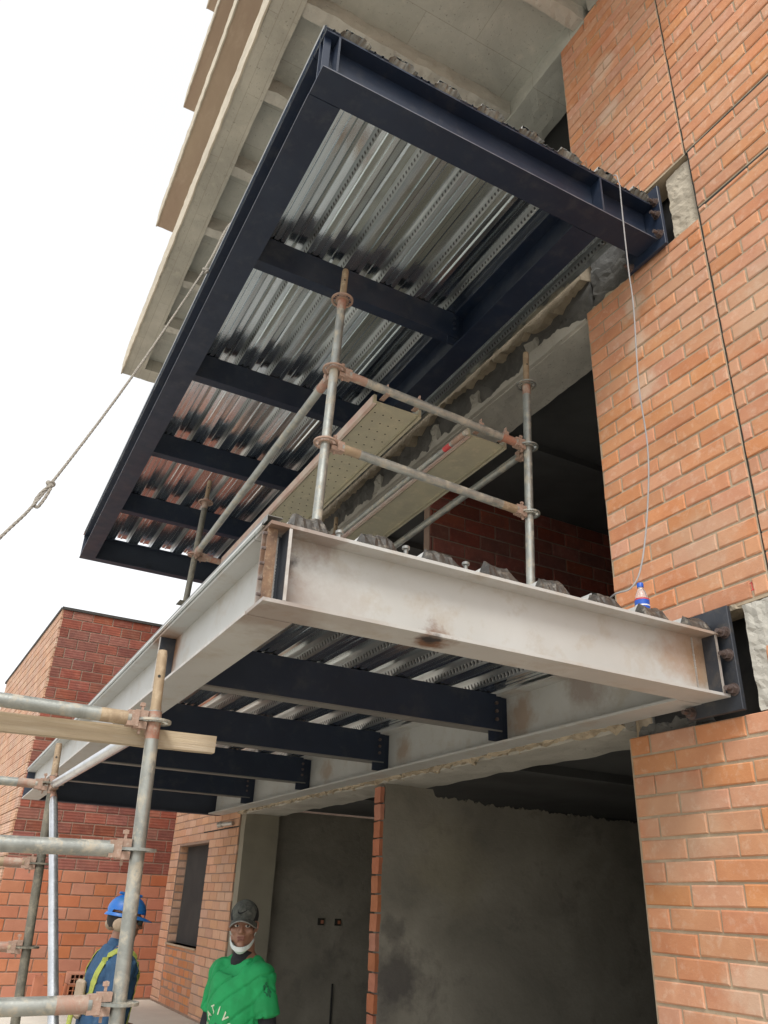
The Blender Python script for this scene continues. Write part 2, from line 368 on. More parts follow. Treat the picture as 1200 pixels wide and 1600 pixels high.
def place_bricks(lst, facing, plane, D, mat, massmat, parent, limit=290, jit=.0015, name='brick', inview=True):
    """lst: (u, z, L, H). facing '-x' (plane is x) or '-y' (plane is y)."""
    rz = -math.pi/2 if facing == '-x' else 0
    base = wloc(parent)
    items = []
    for u, z, L, H in lst:
        p = Vector((plane, u, z)) if facing == '-x' else Vector((u, plane, z))
        dpt = p.dot(f_); sx = 600+FPX*p.dot(r2)/max(dpt, .01); sy = 800-FPX*p.dot(u2)/max(dpt, .01)
        vis = dpt > .3 and -25 < sx < 1225 and -15 < sy < 1615
        items.append((not vis, dpt, p, L, H))
    items.sort(key=lambda t: (t[0], t[1]))
    mass = BM()
    for i, (out, dpt, p, L, H) in enumerate(items):
        Lq, Hq = round(L/.004)*.004, round(H/.003)*.003
        if Lq < .02 or Hq < .015: continue
        me = brick_mesh(Lq, Hq, D, random.randint(0, 3), mat)
        pj = Vector((random.uniform(-jit, jit), random.uniform(-jit, jit), random.uniform(-jit, jit)))
        eu = Euler((random.uniform(-.006, .006), random.uniform(-.008, .008), rz+random.uniform(-.006, .006)))
        if i < limit and not out:
            o = bpy.data.objects.new(name, me); COL.objects.link(o); o.parent = parent
            o.location = p+Vector((0, 0, CZ))-base+pj; o.rotation_euler = eu
        else:
            mt = Matrix.Translation(p+pj) @ eu.to_matrix().to_4x4()
            vv = [mass.verts.new(mt @ v.co) for v in me.vertices]
            for pl in me.polygons: mass.faces.new([vv[k] for k in pl.vertices])
    if len(mass.verts): obj('brick_courses', mass, massmat, parent, kind='stuff')
    else: mass.free()
# ================================================================== SETTING
bm = BM()
for x0, x1, y0, y1 in ((-400, 400, -400, 400),): box(bm, x0, x1, y0, y1, -1.9, -1.6)
obj('ground', bm, MT['ground'], kind='structure')
bm = BM(); box(bm, -6, 2.9, 8.6, 18, -1.6, -1.13, bev=.01)
obj('pavement', bm, MT['terrace'], kind='structure')

# ------------------------------------------------------------------ brick facade, x = 2.8
W = 2.8; PH = .0893; PL = .261
fw = empty('brick_wall', 'tall orange brick facade with beam pockets at the right of the site', 'wall', (W, 1.5, -1.6))
def slab(bm, y0, y1, z0, z1, x0=W+.007, x1=W+.15): box(bm, x0, x1, y0, y1, z0, z1)
bm = BM()
slab(bm, -1.5, 2.82, -1.6, .745); slab(bm, 2.80, 2.82, .745, 1.2, W+.06)
slab(bm, 1.942, 2.82, 1.2, 3.33)
slab(bm, 1.9525, 2.82, 3.83, 5.93)
slab(bm, -1.5, 1.932, 1.2, 3.385); slab(bm, -1.5, 1.932, 3.398, 3.823); slab(bm, -1.5, 1.9425, 3.837, 7.5)
slab(bm, -1.5, 1.93, .75, 1.195)
obj('mortar_bed', bm, MT['mortar'], fw)
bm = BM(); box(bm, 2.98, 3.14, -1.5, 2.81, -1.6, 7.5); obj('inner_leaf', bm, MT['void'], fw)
obj('mortar_patch', roughbox(W+.004, W+.14, 1.94, 2.088, .75, 1.196, .02, .008, 26, 3), MT['conc'], fw)
obj('mortar_patch', roughbox(W+.035, W+.15, 1.95, 2.125, 3.335, 3.82, .02, .009, 18, 9), MT['fascia'], fw)
obj('mortar_patch', roughbox(W+.02, W+.14, 2.0, 2.8, 3.30, 3.345, .022, .02, 20, 5), MT['rough'], fw)
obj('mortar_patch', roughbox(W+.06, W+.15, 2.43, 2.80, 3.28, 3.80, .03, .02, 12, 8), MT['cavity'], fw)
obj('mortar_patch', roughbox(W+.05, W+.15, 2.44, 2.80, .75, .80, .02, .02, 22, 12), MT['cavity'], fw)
obj('mortar_patch', roughbox(W+.01, W+.10, 2.06, 2.6, 1.185, 1.215, .022, .014, 20, 15), MT['rough'], fw)
L = []
L += course_bricks(.2, 2.815, -1.15, .745, PL, PH, start=2.815, zref=.745-22*PH)
L += course_bricks(1.942, 2.822, 1.205, 3.325, PL, PH, start=2.815, zref=1.205)
L += course_bricks(1.9525, 2.822, 3.835, 5.93, PL, PH, start=2.815, zref=3.835)
L += course_bricks(.2, 1.937, 1.205, 3.383, PL, PH, start=1.88, zref=1.205)
L += course_bricks(.2, 1.937, 3.40, 3.823, PL, PH, start=1.88, zref=3.40)
L += course_bricks(.2, 1.947, 3.838, 7.4, PL, PH, start=1.88, zref=3.838)
L += course_bricks(.2, 1.93, .76, 1.19, PL, PH, start=1.88, zref=.745)
L += [(1.975, .965, .08, .078)]
place_bricks(L, '-x', W, .02, MT['brick'], MT['brick_mass'], fw, limit=296)
bm = BM(); box(bm, W+.008, W+.02, 1.9325, 1.9415, .745, 3.82); box(bm, W+.008, W+.02, 1.943, 1.952, 3.83, 7.4); obj('joint_gap', bm, MT['hole'], fw)
for a, b in ((3.384, 3.399), (3.823, 3.838)):
    bm = BM(); box(bm, W+.006, W+.022, -1.4, 1.936, a, b); obj('joint_gap', bm, MT['hole'], fw)
# the painted red mark on one brick, drawn as a thin figure 1
p = (2.02, 1.245)
bm = BM(); box(bm, W-.003, W-.0015, p[0]-.002, p[0]+.002, p[1], p[1]+.035); box(bm, W-.003, W-.0015, p[0]-.001, p[0]+.009, p[1]+.028, p[1]+.032); box(bm, W-.003, W-.0015, p[0]-.008, p[0]+.008, p[1]-.004, p[1])
obj('painted_figure', bm, MT['red'], fw)

# ------------------------------------------------------------------ concrete frame of the building
fr = empty('concrete_building', 'raw concrete frame with dark rooms behind the two steel platforms', 'building', (3.0, 5.5, -1.6))
obj('ring_beam', roughbox(W, 3.17, 2.83, 8.43, .79, 1.10, .07, .010, 6, 1), MT['conc'], fr, smooth=False)
obj('broken_edge', roughbox(W-.035, W+.03, 2.83, 8.40, .80, .865, .018, .028, 20, 4), MT['rough'], fr)
# level two ring beam: hollow, its outer face broken open between two lips
def jag(y0, y1, x0, x1, zf, ze, amp, up, seed, step=.025):
    """a lip whose free edge wanders; zf fixed edge, ze mean free edge"""
    bm = BM(); n = int((y1-y0)/step); prev = None
    for i in range(n+1):
        y = y0+(y1-y0)*i/n
        d = noise.noise(Vector((y*1.7, seed, 0)))*amp*1.5+noise.noise(Vector((y*9, seed, 3)))*amp*.7+noise.noise(Vector((y*33, seed, 5)))*amp*.45+(noise.cell(Vector((y*14, seed, 2)))-.5)*amp*.35
        xo = noise.noise(Vector((y*6, seed, 9)))*.012
        z = ze+d
        vs = [bm.verts.new(c) for c in ((x0+xo*.3, y, zf), (x0+xo, y, z), ((x0+x1)/2, y, z+(-.02 if up else .02)+xo), (x1, y, z+(.03 if not up else -.03)), (x1, y, zf))]
        if prev:
            for k in range(5): bm.faces.new((prev[k], prev[(k+1) % 5], vs[(k+1) % 5], vs[k]))
        else: bm.faces.new(vs)
        prev = vs
    bm.faces.new(prev[::-1]); return bm
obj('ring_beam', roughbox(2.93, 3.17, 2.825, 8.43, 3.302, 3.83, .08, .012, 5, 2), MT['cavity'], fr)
obj('beam_soffit', roughbox(W+.03, 3.175, 2.825, 8.43, 3.285, 3.315, .06, .010, 7, 7, (1, 1, .7)), MT['conc'], fr)
obj('upper_lip', jag(2.83, 8.42, W-.005, 2.93, 3.85, 3.60, .065, False, 2), MT['rough'], fr)
obj('lower_lip', jag(2.83, 8.42, W+.0, 2.93, 3.290, 3.345, .05, True, 6), MT['conc'], fr)
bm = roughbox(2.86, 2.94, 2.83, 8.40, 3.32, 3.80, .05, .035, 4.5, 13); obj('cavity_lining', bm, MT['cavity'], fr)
for y, s in ((3.35, 1), (4.05, 2), (4.62, 3), (5.6, 4)):
    obj('concrete_lump', roughbox(2.83, 2.90, y, y+.10, 3.34, 3.52, .03, .03, 12, s), MT['conc'], fr)
for zc, nm in ((.88, 1), (3.42, 2), (5.98, 3), (8.52, 4)):
    bm = BM(); box(bm, 3.165, 7.4, -1.5, 8.43, zc, zc+.22)
    for y in (1.9, 3.1, 4.36, 6.6):
        box(bm, 3.17, 7.3, y-.05, y+.05, zc-.06, zc)
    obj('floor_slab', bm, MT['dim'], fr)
    if zc > 3:
        pass
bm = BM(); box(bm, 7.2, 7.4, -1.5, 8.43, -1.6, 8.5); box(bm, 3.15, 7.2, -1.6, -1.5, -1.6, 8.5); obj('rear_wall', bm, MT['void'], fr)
obj('ring_beam', roughbox(W, 3.17, 2.55, 8.43, 5.885, 6.25, .08, .012, 6, 22), MT['concgreen'], fr)
obj('ring_beam', roughbox(W, 3.17, 1.96, 2.5, 5.94, 6.25, .06, .02, 8, 23), MT['conc'], fr)
bm = BM(); box(bm, W+.1, 3.17, 2.0, 8.43, 8.44, 8.75); obj('ring_beam', bm, MT['conc'], fr)
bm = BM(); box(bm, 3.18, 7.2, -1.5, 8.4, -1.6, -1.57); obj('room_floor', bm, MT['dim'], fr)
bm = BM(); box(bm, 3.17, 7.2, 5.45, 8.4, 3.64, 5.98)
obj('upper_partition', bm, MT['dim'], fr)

# ------------------------------------------------------------------ partitions
pa = empty('partition_wall', 'grey plastered partition with an exposed brick edge and damp stain', 'wall', (2.8, 5.31, -1.6))
bm = roughbox(2.83, 7.2, 5.31, 5.40, -1.6, .55, .25, .006, 2, 3, (0, 1, 0)); obj('plaster_face', bm, MT['plaster'], pa)
# ragged upper edge of the plaster
bm = BM(); prev = None; n = 230
for i in range(n+1):
    x = 2.84+(7.19-2.84)*i/n
    t = .795 if x < 3.25 else .735-.035*min(1, (x-3.25))
    z = t+noise.noise(Vector((x*3, 1, 1)))*.018+abs(noise.noise(Vector((x*24, 2, 2))))*.05*(1 if x > 3.25 else .1)+random.uniform(-.012, .012)*(x > 3.25)
    vs = [bm.verts.new(c) for c in ((x, 5.305, .545), (x, 5.306, z), (x, 5.325, z-.01), (x, 5.35, z+.0), (x, 5.35, .545))]
    if prev:
        for k in range(5): bm.faces.new((prev[k], prev[(k+1) % 5], vs[(k+1) % 5], vs[k]))
    else: bm.faces.new(vs)
    prev = vs
bm.faces.new(prev[::-1]); obj('plaster_edge', bm, MT['plaster'], pa)
z = -1.58
while z < .76:
    h = .118; bm = roughbox(W+.004+random.uniform(-.004, .006), W+.033, 5.315+random.uniform(-.004, .004), 5.41, z, min(z+h-.012, .785), .03, .004, 18, z)
    obj('brick', bm, MT['hollow'], pa); z += h
pr = empty('red_block_wall', 'dark red clay block partition seen through the upper opening', 'wall', (2.8, 5.31, 1.15))
bm = BM(); box(bm, 3.19, 7.2, 5.33, 5.42, 1.10, 3.42); obj('mortar_bed', bm, MT['mortardark'], pr)
place_bricks(course_bricks(3.19, 7.1, 1.12, 3.42, .33, .135, j=.014, start=2.9), '-y', 5.32, .02, MT['dark'], MT['dark_mass'], pr, limit=200)

rw = empty('rear_partition', 'far plastered wall with two socket openings and a concrete pier', 'wall', (2.8, 8.35, -1.6))
obj('plaster_face', roughbox(3.18, 7.2, 8.43, 8.53, -1.6, .86, .3, .005, 2, 5, (0, 1, 0)), MT['plaster'], rw)
obj('pier', roughbox(W+.02, 3.185, 8.31, 8.50, -1.6, .80, .12, .006, 4, 6), MT['pier'], rw)
for x in (3.79, 3.985):
    bm = BM(); box(bm, x-.034, x+.034, 8.414, 8.428, -.215, -.15); sk = obj('socket_box', bm, MT['hole'], rw)
    bm = BM(); box(bm, x-.004, x+.026, 8.410, 8.4135, -.20, -.168); obj('socket_insert', bm, MT['hollow'], sk)
bm = BM(); box(bm, 3.955, 3.972, 8.416, 8.429, -1.4, -.74); obj('conduit_chase', bm, MT['void'], rw)

# ------------------------------------------------------------------ pale brick wall with window hole (x = 2.8, y 8.44 .. 11.1)
ww = empty('window_wall', 'pale scored brick wall with an empty window hole under the platform', 'wall', (W, 9.7, -1.6))
HY0, HY1, HZ0, HZ1 = 9.44, 10.70, -.50, .56
bm = BM()
for a in ((8.45, HY0, -1.6, 1.0), (HY1, 11.1, -1.6, 1.0), (HY0, HY1, -1.6, HZ0), (HY0, HY1, HZ1, 1.0)):
    box(bm, W+.006, W+.12, *a)
obj('mortar_bed', bm, MT['mortardark'], ww)
pk = course_bricks(8.445, 11.09, -1.12, .995, PL, PH*.98, start=8.4, holes=[(HY0, HY1, -9, HZ1)], zref=.665-20*PH*.98)
place_bricks([b for b in pk if b[1] < .665 or b[1] > .70], '-x', W, .02, MT['pink'], MT['pink_mass'], ww, limit=240)
place_bricks(course_bricks(HY0+.004, HY1-.004, -1.12, HZ0-.01, PL*.75, PH*.9, start=9.4), '-x', W+.004, .02, MT['sill'], MT['sill_mass'], ww, limit=60)
place_bricks([(W+.065, z, .10, .076) for z in [HZ0+.05+k*.0893 for k in range(12)]], '-y', HY1-.002, .015, MT['pink'], MT['pink_mass'], ww, limit=12)
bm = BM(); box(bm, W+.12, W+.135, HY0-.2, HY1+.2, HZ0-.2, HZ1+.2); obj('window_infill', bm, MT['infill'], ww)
bm = BM(); box(bm, W-.012, W+.12, HY0, HY1, HZ0-.018, HZ0); obj('sill', bm, MT['mortar'], ww)
bm = BM(); box(bm, W-.001, W+.002, 8.45, 9.7, .668, .680); obj('expansion_gap', bm, MT['hole'], ww)
bm = BM(); tube(bm, [(W-.10, 8.75, .70), (W-.02, 8.60, .71)], .022, 12); tube(bm, [(W-.12, 8.78, .695), (W-.09, 8.74, .70)], .03, 12)
cf = obj('pipe_coupling', bm, MT['edge'], smooth=True); cf['label'] = 'small metal pipe coupling on top of the pale brick wall'; cf['category'] = 'pipe fitting'

# ------------------------------------------------------------------ neighbouring building
nb = empty('neighbour_building', 'neighbouring red clay block building with dark coping at left', 'building', (.86, 11.1, -1.6))
NX = .855; NZ = 3.44
bm = BM(); box(bm, NX+.006, 6.0, 11.107, 12.3, -1.13, NZ-.005); obj('mortar_bed', bm, MT['mortardark'], nb)
rows = course_bricks(NX, 3.4, -1.12, NZ, .268, .1345, j=.013, start=NX, zref=-1.12)
place_bricks([b for b in rows if b[1] > .26], '-y', 11.1, .02, MT['striped'], MT['dark_mass'], nb, limit=200)
place_bricks([b for b in rows if b[1] <= .26], '-y', 11.098, .02, MT['block'], MT['block_mass'], nb, limit=140)
# oblique side face
dx, dy = -.281, 5.084; ln = math.hypot(dx, dy); ux, uy = dx/ln, dy/ln
bm = BM()
def quadbox(bm, a, b, z0, z1, t):
    nx, ny = uy, -ux
    vs = [bm.verts.new((p[0]+nx*o, p[1]+ny*o, z)) for o in (0, t) for p in (a, b) for z in (z0, z1)]
    for q in ((0, 1, 3, 2), (4, 6, 7, 5), (0, 4, 5, 1), (2, 3, 7, 6), (0, 2, 6, 4), (1, 5, 7, 3)): bm.faces.new([vs[i] for i in q])
quadbox(bm, (NX+.01, 11.12), (NX+ux*5.2, 11.12+uy*5.2), -1.13, NZ-.005, .3); obj('side_backing', bm, MT['mortar'], nb)
bm = BM(); z = -1.12; k = 0
while z < NZ-.03:
    s = 0.0 if k % 2 else -.134
    while s < 5.1:
        s0, s1 = max(0, s), min(5.1, s+.256)
        o = random.uniform(.008, .016)
        a = (NX-.004+ux*s0-uy*o*.5, 11.10+uy*s0); b = (NX-.004+ux*s1-uy*o*.5, 11.10+uy*s1)
        if s1-s0 > .03: quadbox(bm, a, b, z, min(z+.121, NZ), .03)
        s += .268
    z += .1345; k += 1
obj('side_courses', bm, MT['stripedpale'], nb, kind='stuff')
bm = BM(); box(bm, NX-.02, 6.0, 11.08, 11.3, NZ, NZ+.035)
quadbox(bm, (NX-.03, 11.14), (NX-.03+ux*5.2, 11.14+uy*5.2), NZ+.001, NZ+.036, .25); obj('coping', bm, MT['coping'], nb)

# loose hollow bricks on the far pavement
def hollow(x, y, z, lab, rz=0, up=True):
    t = empty('hollow_brick', lab, 'brick', (x, y, z), 'hollow clay bricks stacked on the pavement', rz)
    bm = BM(); a, b, h = .10, .12, .30
    box(bm, 0, a, 0, .012, 0, h); box(bm, 0, a, b-.012, b, 0, h); box(bm, 0, .01, .012, b-.012, 0, h); box(bm, a-.01, a, .012, b-.012, 0, h)
    box(bm, a/2-.004, a/2+.004, .012, b-.012, .002, h-.002)
    for q in (.04, .076): box(bm, .01, a/2-.004, q, q+.006, .003, h-.003); box(bm, a/2+.004, a-.01, q, q+.006, .003, h-.003)
    obj('shell', bm, MT['hollow'], t, local=True)
    return t
hollow(1.36, 10.4, -1.13, 'upright hollow clay brick, first from the left by the far wall')
hollow(1.56, 10.4, -1.13, 'upright hollow clay brick, second from the left by the far wall')
for i, (x, z, s) in enumerate(((1.72, -1.13, 'lowest'), (1.72, -1.02, 'middle'), (1.72, -.91, 'top'))):
    t = empty('hollow_brick', 'hollow clay brick lying with open cells towards the street, %s of its pile' % s, 'brick', (x, 10.4, z), 'hollow clay bricks stacked on the pavement')
    bm = BM(); box(bm, 0, .2, 0, .3, 0, .012); box(bm, 0, .2, 0, .3, .093, .105); box(bm, 0, .012, 0, .3, .012, .093); box(bm, .188, .2, 0, .3, .012, .093)
    for q in (.055, .10, .145): box(bm, q-.003, q+.003, .002, .298, .012, .093)
    box(bm, .012, .188, .004, .296, .049, .056); box(bm, .012, .188, .15, .16, .012, .093)
    obj('shell', bm, MT['hollow'], t, local=True)

# ------------------------------------------------------------------ concrete balconies above
def balcony(lab, zs, y0, y1, x0, slabz, mats, ribs=()):
    t = empty('concrete_balcony', lab, 'balcony', (x0+1, (y0+y1)/2, zs), 'concrete balconies stacked above the steel platforms')
    ob, sl = mats
    obj('edge_beam', roughbox(x0, x0+.23, y0, y1, zs, zs+.34, .09, .006, 5, zs), MT[ob], t)
    obj('end_beam', roughbox(x0+.235, W+.1, y1-.24, y1, zs+.004, zs+.34, .09, .006, 5, zs+1), MT[ob], t)
    bm = roughbox(x0+.20, W+.06, y0, y1-.2, slabz, slabz+.14, .2, .004, 3, zs+2, (0, 0, 1)); obj('slab', bm, MT[sl], t)
    for y in ribs:
        obj('rib', roughbox(x0+.22, W+.0, y-.055, y+.055, zs+.012, slabz+.01, .045, .012, 9, y), MT['conc'], t)
    bm = roughbox(x0-.014, x0+.001, y0, y1-.002, zs-.012, zs+.335, .05, .006, 9, zs+4); obj('edge_board', bm, MT['fascia'], t)
    return t
balcony('lowest concrete balcony, its ribbed underside right above the upper navy platform', 5.9, 1.2, 8.83, .722, 6.07, ('concform', 'concgreen'), (2.6, 3.50, 4.30, 5.16, 5.98, 6.84, 7.68))
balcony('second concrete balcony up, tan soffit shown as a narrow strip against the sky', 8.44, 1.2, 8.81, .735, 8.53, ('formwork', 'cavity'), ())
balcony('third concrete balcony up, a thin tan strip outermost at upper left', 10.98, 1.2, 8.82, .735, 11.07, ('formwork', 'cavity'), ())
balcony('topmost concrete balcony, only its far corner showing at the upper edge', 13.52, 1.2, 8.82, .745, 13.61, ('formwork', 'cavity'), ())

# ------------------------------------------------------------------ steel platforms
RP = .257; RX0 = .784
def deck_profile(x0, x1, zb):
    """trapezoidal decking across x; returns list of (x, z, mat)"""
    pts = [(x0, zb, 0)]
    k = math.ceil((x0-RX0)/RP-1e-6)
    while True:
        s = RX0+k*RP
        if s+.155 > x1: break
        if s > x0:
            pts += [(s-.082, zb, 0), (s-.079, zb+.009, 0), (s-.072, zb+.009, 0), (s-.069, zb, 0), (s-.040, zb, 0), (s-.037, zb+.009, 0), (s-.030, zb+.009, 0), (s-.027, zb, 0)]
            pts += [(s, zb, 0), (s+.020, zb+.034, 0), (s+.026, zb+.058, 0), (s+.062, zb+.058, 0), (s+.067, zb+.050, 0), (s+.083, zb+.050, 0), (s+.088, zb+.058, 0), (s+.128, zb+.058, 1), (s+.139, zb+.029, 1), (s+.150, zb, 0)]
        k += 1
    pts.append((x1, zb, 0)); return pts
def platform(dz, lab, beam, joistm, xin, name_edge, grey):
    zb, zt = ZB+dz, ZT+dz; YN, YF = 2.175, (9.07 if grey else 8.78); yo = 0 if grey else -.062   # the upper decking overhangs its front beam
    t = empty('steel_platform', lab, 'steel platform', (1.75, 5.5, zb), 'steel platforms fixed to the facade')
    cy = YN+.077
    bm = BM(); ibeam(bm, 'y', YN+.157, YF, .795, zb, zt, .16); obj('edge_beam', bm, beam, t)
    bm = BM(); ibeam(bm, 'x', .716, 2.752, cy, zb+(0.001), zt+.001, .154)
    fb = obj('front_beam', bm, beam, t)
    # stiffeners and corner plates of the front beam
    for i, x in enumerate((.785, 2.365 if not grey else 2.718)):
        bm = BM(); box(bm, x-.005, x+.005, YN+.004, cy-.006, zb+.013, zt-.012); st = obj('stiffener', bm, MT['plate'] if grey else beam, fb)
        bm = BM(); box(bm, x-.0052, x+.0052, YN-.0002, YN+.0038, zb+.014, zt-.013); obj('stiffener_edge', bm, MT['edge'] if grey else MT['navygrey'], fb)
    bm = BM(); box(bm, .718, .752, YN+.03, YN+.038, zb+.014, zt-.012); obj('corner_plate', bm, MT['rusty'] if grey else beam, fb)
    if grey:
        bm = BM(); box(bm, .752, .780, cy-.0095, cy-.0055, zb+.02, zt-.02); obj('scorched_seam', bm, MT['plate'], fb)
        bm = BM()
        for i in range(46):
            z = zb+.02+i*.0051; s = .0035+random.uniform(-.0012, .0014)
            box(bm, 2.650-s, 2.650+s, cy-.0085, cy-.005, z, z+.0042)
        obj('weld_bead', bm, MT['edge'], fb)
        bm = BM(); 
        for i in range(44):
            z = zb+.02+i*.0052; s = .003+random.uniform(-.001, .0014); box(bm, .766-s, .766+s, cy-.0125, cy-.009, z, z+.0044)
        obj('weld_bead', bm, MT['edge'], fb)
        for i in range(5):
            z = zb+.03+i*.052; bm = BM(); tube(bm, [(.704, YN+.034, z), (.717, YN+.034, z)], .006, 8); obj('bolt', bm, MT['bolt'], fb)
    bm = BM(); ibeam(bm, 'y', YN+.157, YF-.085, xin, zb, zt, .16); obj('inner_beam', bm, beam, t)
    bm = BM(); ibeam(bm, 'x', .716, xin+.08, YF+.002, zb+.001, zt+.001, .10); obj('end_beam', bm, MT['navygrey'], t)
    zj = zb+.075
    JY = (3.61, 5.0, 6.38, 7.76) if grey else (3.52, 4.85, 6.13, 7.44)
    for y in JY:
        bm = BM(); box(bm, .803, xin-.045, y, y+.006, zj, zt-.001, bev=.001); box(bm, .803, xin-.045, y+.0062, y+.075, zt-.009, zt-.001); j = obj('joist', bm, joistm, t)
        bm = BM(); box(bm, .803, xin-.045, y+.001, y+.082, zj-.008, zj-.0005); box(bm, .803, xin-.045, y+.076, y+.082, zj-.0004, zj+.02); obj('joist_flange', bm, MT['flange'] if grey else joistm, j)
        bm = BM(); box(bm, xin-.13, xin-.005, y+.0085, y+.018, zb+.013, zt-.013); cp = obj('connection_plate', bm, joistm, t)
        for k in range(3):
            bm = BM(); z = zj+.055+k*.045; tube(bm, [(xin-.085, y-.0005, z), (xin-.085, y-.014, z)], .010, 6); obj('bolt', bm, MT['bolt'] if grey else MT['navygrey'], cp)
    for y in (3.61,) if grey else ():
        bm = BM(); box(bm, .72, .79, y-.005, y+.005, zb+.013, zt-.013); obj('stiffener', bm, MT['plate'], t)
        bm = BM(); box(bm, .7165, .7198, y-.0055, y+.0055, zb+.014, zt-.014); obj('stiffener_edge', bm, MT['edge'], t)
    # end plates in the wall pocket
    bm = BM(); box(bm, 2.757, 2.779, 2.13, 2.42, zb-.055, zt+.115, bev=.002); ep = obj('end_plate', bm, MT['plate'] if grey else beam, t)
    for y, z in ((2.158, zt+.0), (2.158, zb+.175), (2.158, zb+.03), (2.39, zt+.02), (2.39, zb-.028)):
        b0 = BM(); tube(b0, [(2.757, y, z), (2.733, y, z)], .021, 6); tube(b0, [(2.733, y, z), (2.705, y, z)], .010, 10)
        tube(b0, [(2.757, y, z), (2.753, y, z)], .027, 14); obj('bolt', b0, MT['bolt'], ep)
    # decking in three sheets, valleys resting on the top flanges
    zd = zt+.003
    cuts = [.722, RX0+RP*3-.06, RX0+RP*6-.06, 2.775]
    for a, b in zip(cuts, cuts[1:]):
        pr_ = deck_profile(a, b, zd); bm = BM(); ys = [YN+.055+yo, 3.0, 4.0, 5.0, 6.0, 7.0, 8.0, YF+.03]
        jz = random.Random(int(a*100)); dzs = [jz.uniform(-.0016, .0016) if 0 < i_ < len(pr_)-1 else 0 for i_ in range(len(pr_))]
        pr_ = [(x, z+q_, m) for (x, z, m), q_ in zip(pr_, dzs)]
        rows_ = [[bm.verts.new((x, y, z+noise.noise(Vector((x*3, y*1.3, dz)))*.0022)) for x, z, m in pr_] for y in ys]
        for r0, r1 in zip(rows_, rows_[1:]):
            for i in range(len(pr_)-1):
                f = bm.faces.new((r0[i], r0[i+1], r1[i+1], r1[i])); f.material_index = pr_[i][2]
        # sheet thickness from a second skin 1.2 mm above
        g = bmesh.ops.duplicate(bm, geom=bm.verts[:]+bm.edges[:]+bm.faces[:])
        for q in g['geom']:
            if isinstance(q, bmesh.types.BMFace): q.material_index = 2
        bmesh.ops.translate(bm, verts=[v for v in g['geom'] if isinstance(v, bmesh.types.BMVert)], vec=(0, 0, .0015))
        obj('deck_sheet', bm, [MT['deck'], MT['deckemb'], MT['decktop']], t)
    # crushed rib ends
    k = 0
    while RX0+k*RP+.15 < 2.76:
        s = RX0+k*RP; rn = random.Random(k*5+int(dz*10)); bm = BM(); n = 12
        top = []; bot = []; mid = []
        sq = rn.uniform(-.008, .006); tilt = rn.uniform(-.006, .008)
        for i in range(n+1):
            u = i/n; x = s-.004+.158*u
            e = min(1, u/.17, (1-u)/.17)
            zz = zd+.002+((.064 if grey else .052)+sq)*e+(.004*math.sin(u*9+k*2)+rn.uniform(-.0035, .0045)+tilt*(u-.5))*(e > .3)
            top.append(bm.verts.new((x, YN+.062+yo+rn.uniform(-.004, .004), zz)))
            mid.append(bm.verts.new((x, YN+.030+yo*.75+rn.uniform(-.008, .008), zd+(zz-zd)*.62)))
            bot.append(bm.verts.new((x+rn.uniform(-.002, .002), YN+.006+rn.uniform(-.004, .004), zd+.001)))
        for i in range(n):
            bm.faces.new((bot[i], bot[i+1], mid[i+1], mid[i])); bm.faces.new((mid[i], mid[i+1], top[i+1], top[i]))
        obj('rib_end_cap', bm, MT['cap' if grey else 'capgrey'], t)
        xs = s+.204; bm = BM()
        if xs < 2.7 and k in (0, 1, 2):
            yy = YN+.075+rn.uniform(-.012, .02); lathe(bm, [(.008, 0), (.008, .044), (.0145, .047), (.0145, .056), (.010, .059)], 12, (xs, yy, zd))
            lathe(bm, [(.017, 0), (.014, .008)], 12, (xs, yy, zd+.001)); obj('shear_stud', bm, MT['trim'], t, smooth=True)
        k += 1
    bm = BM(); box(bm, .706, .7085, YN+.02, YF+.03, zt+.004, zt+(.026 if grey else .05)); box(bm, .7086, .76, YN+.02, YF+.03, zt+(.024 if grey else .048), zt+(.026 if grey else .05)); obj('edge_trim', bm, MT['trim'], t)
    # front trim behind the rib ends
    bm = BM(); box(bm, .75, 2.74, YN+.125, YN+.128, zd+.002, zd+(.040 if grey else .03)); obj('closure_strip', bm, MT['edge'] if grey else MT['cap'], t)
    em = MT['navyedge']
    bm = BM(); box(bm, .7135, .7149, YN+.16, YF, zb+.0005, zb+(.0115 if grey else .006)); obj('edge_highlight', bm, MT['edge'] if grey else em, t)  # thin pale strip: painted highlight along the bottom flange edge
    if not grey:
        bm = BM(); box(bm, .718, 2.75, YN-.0015, YN-.0002, zb+.0015, zb+.006); obj('edge_highlight', bm, em, t)  # same painted highlight along the front beam's flange
    return t
platform(0, 'lower steel platform with grey primed outer beams and navy joists', MT['primer'], MT['navy'], 2.695, 'grey', True)
platform(L2, 'upper steel platform painted navy all over, with shiny galvanised decking', MT['navy'], MT['navy'], 2.365, 'navy', False)
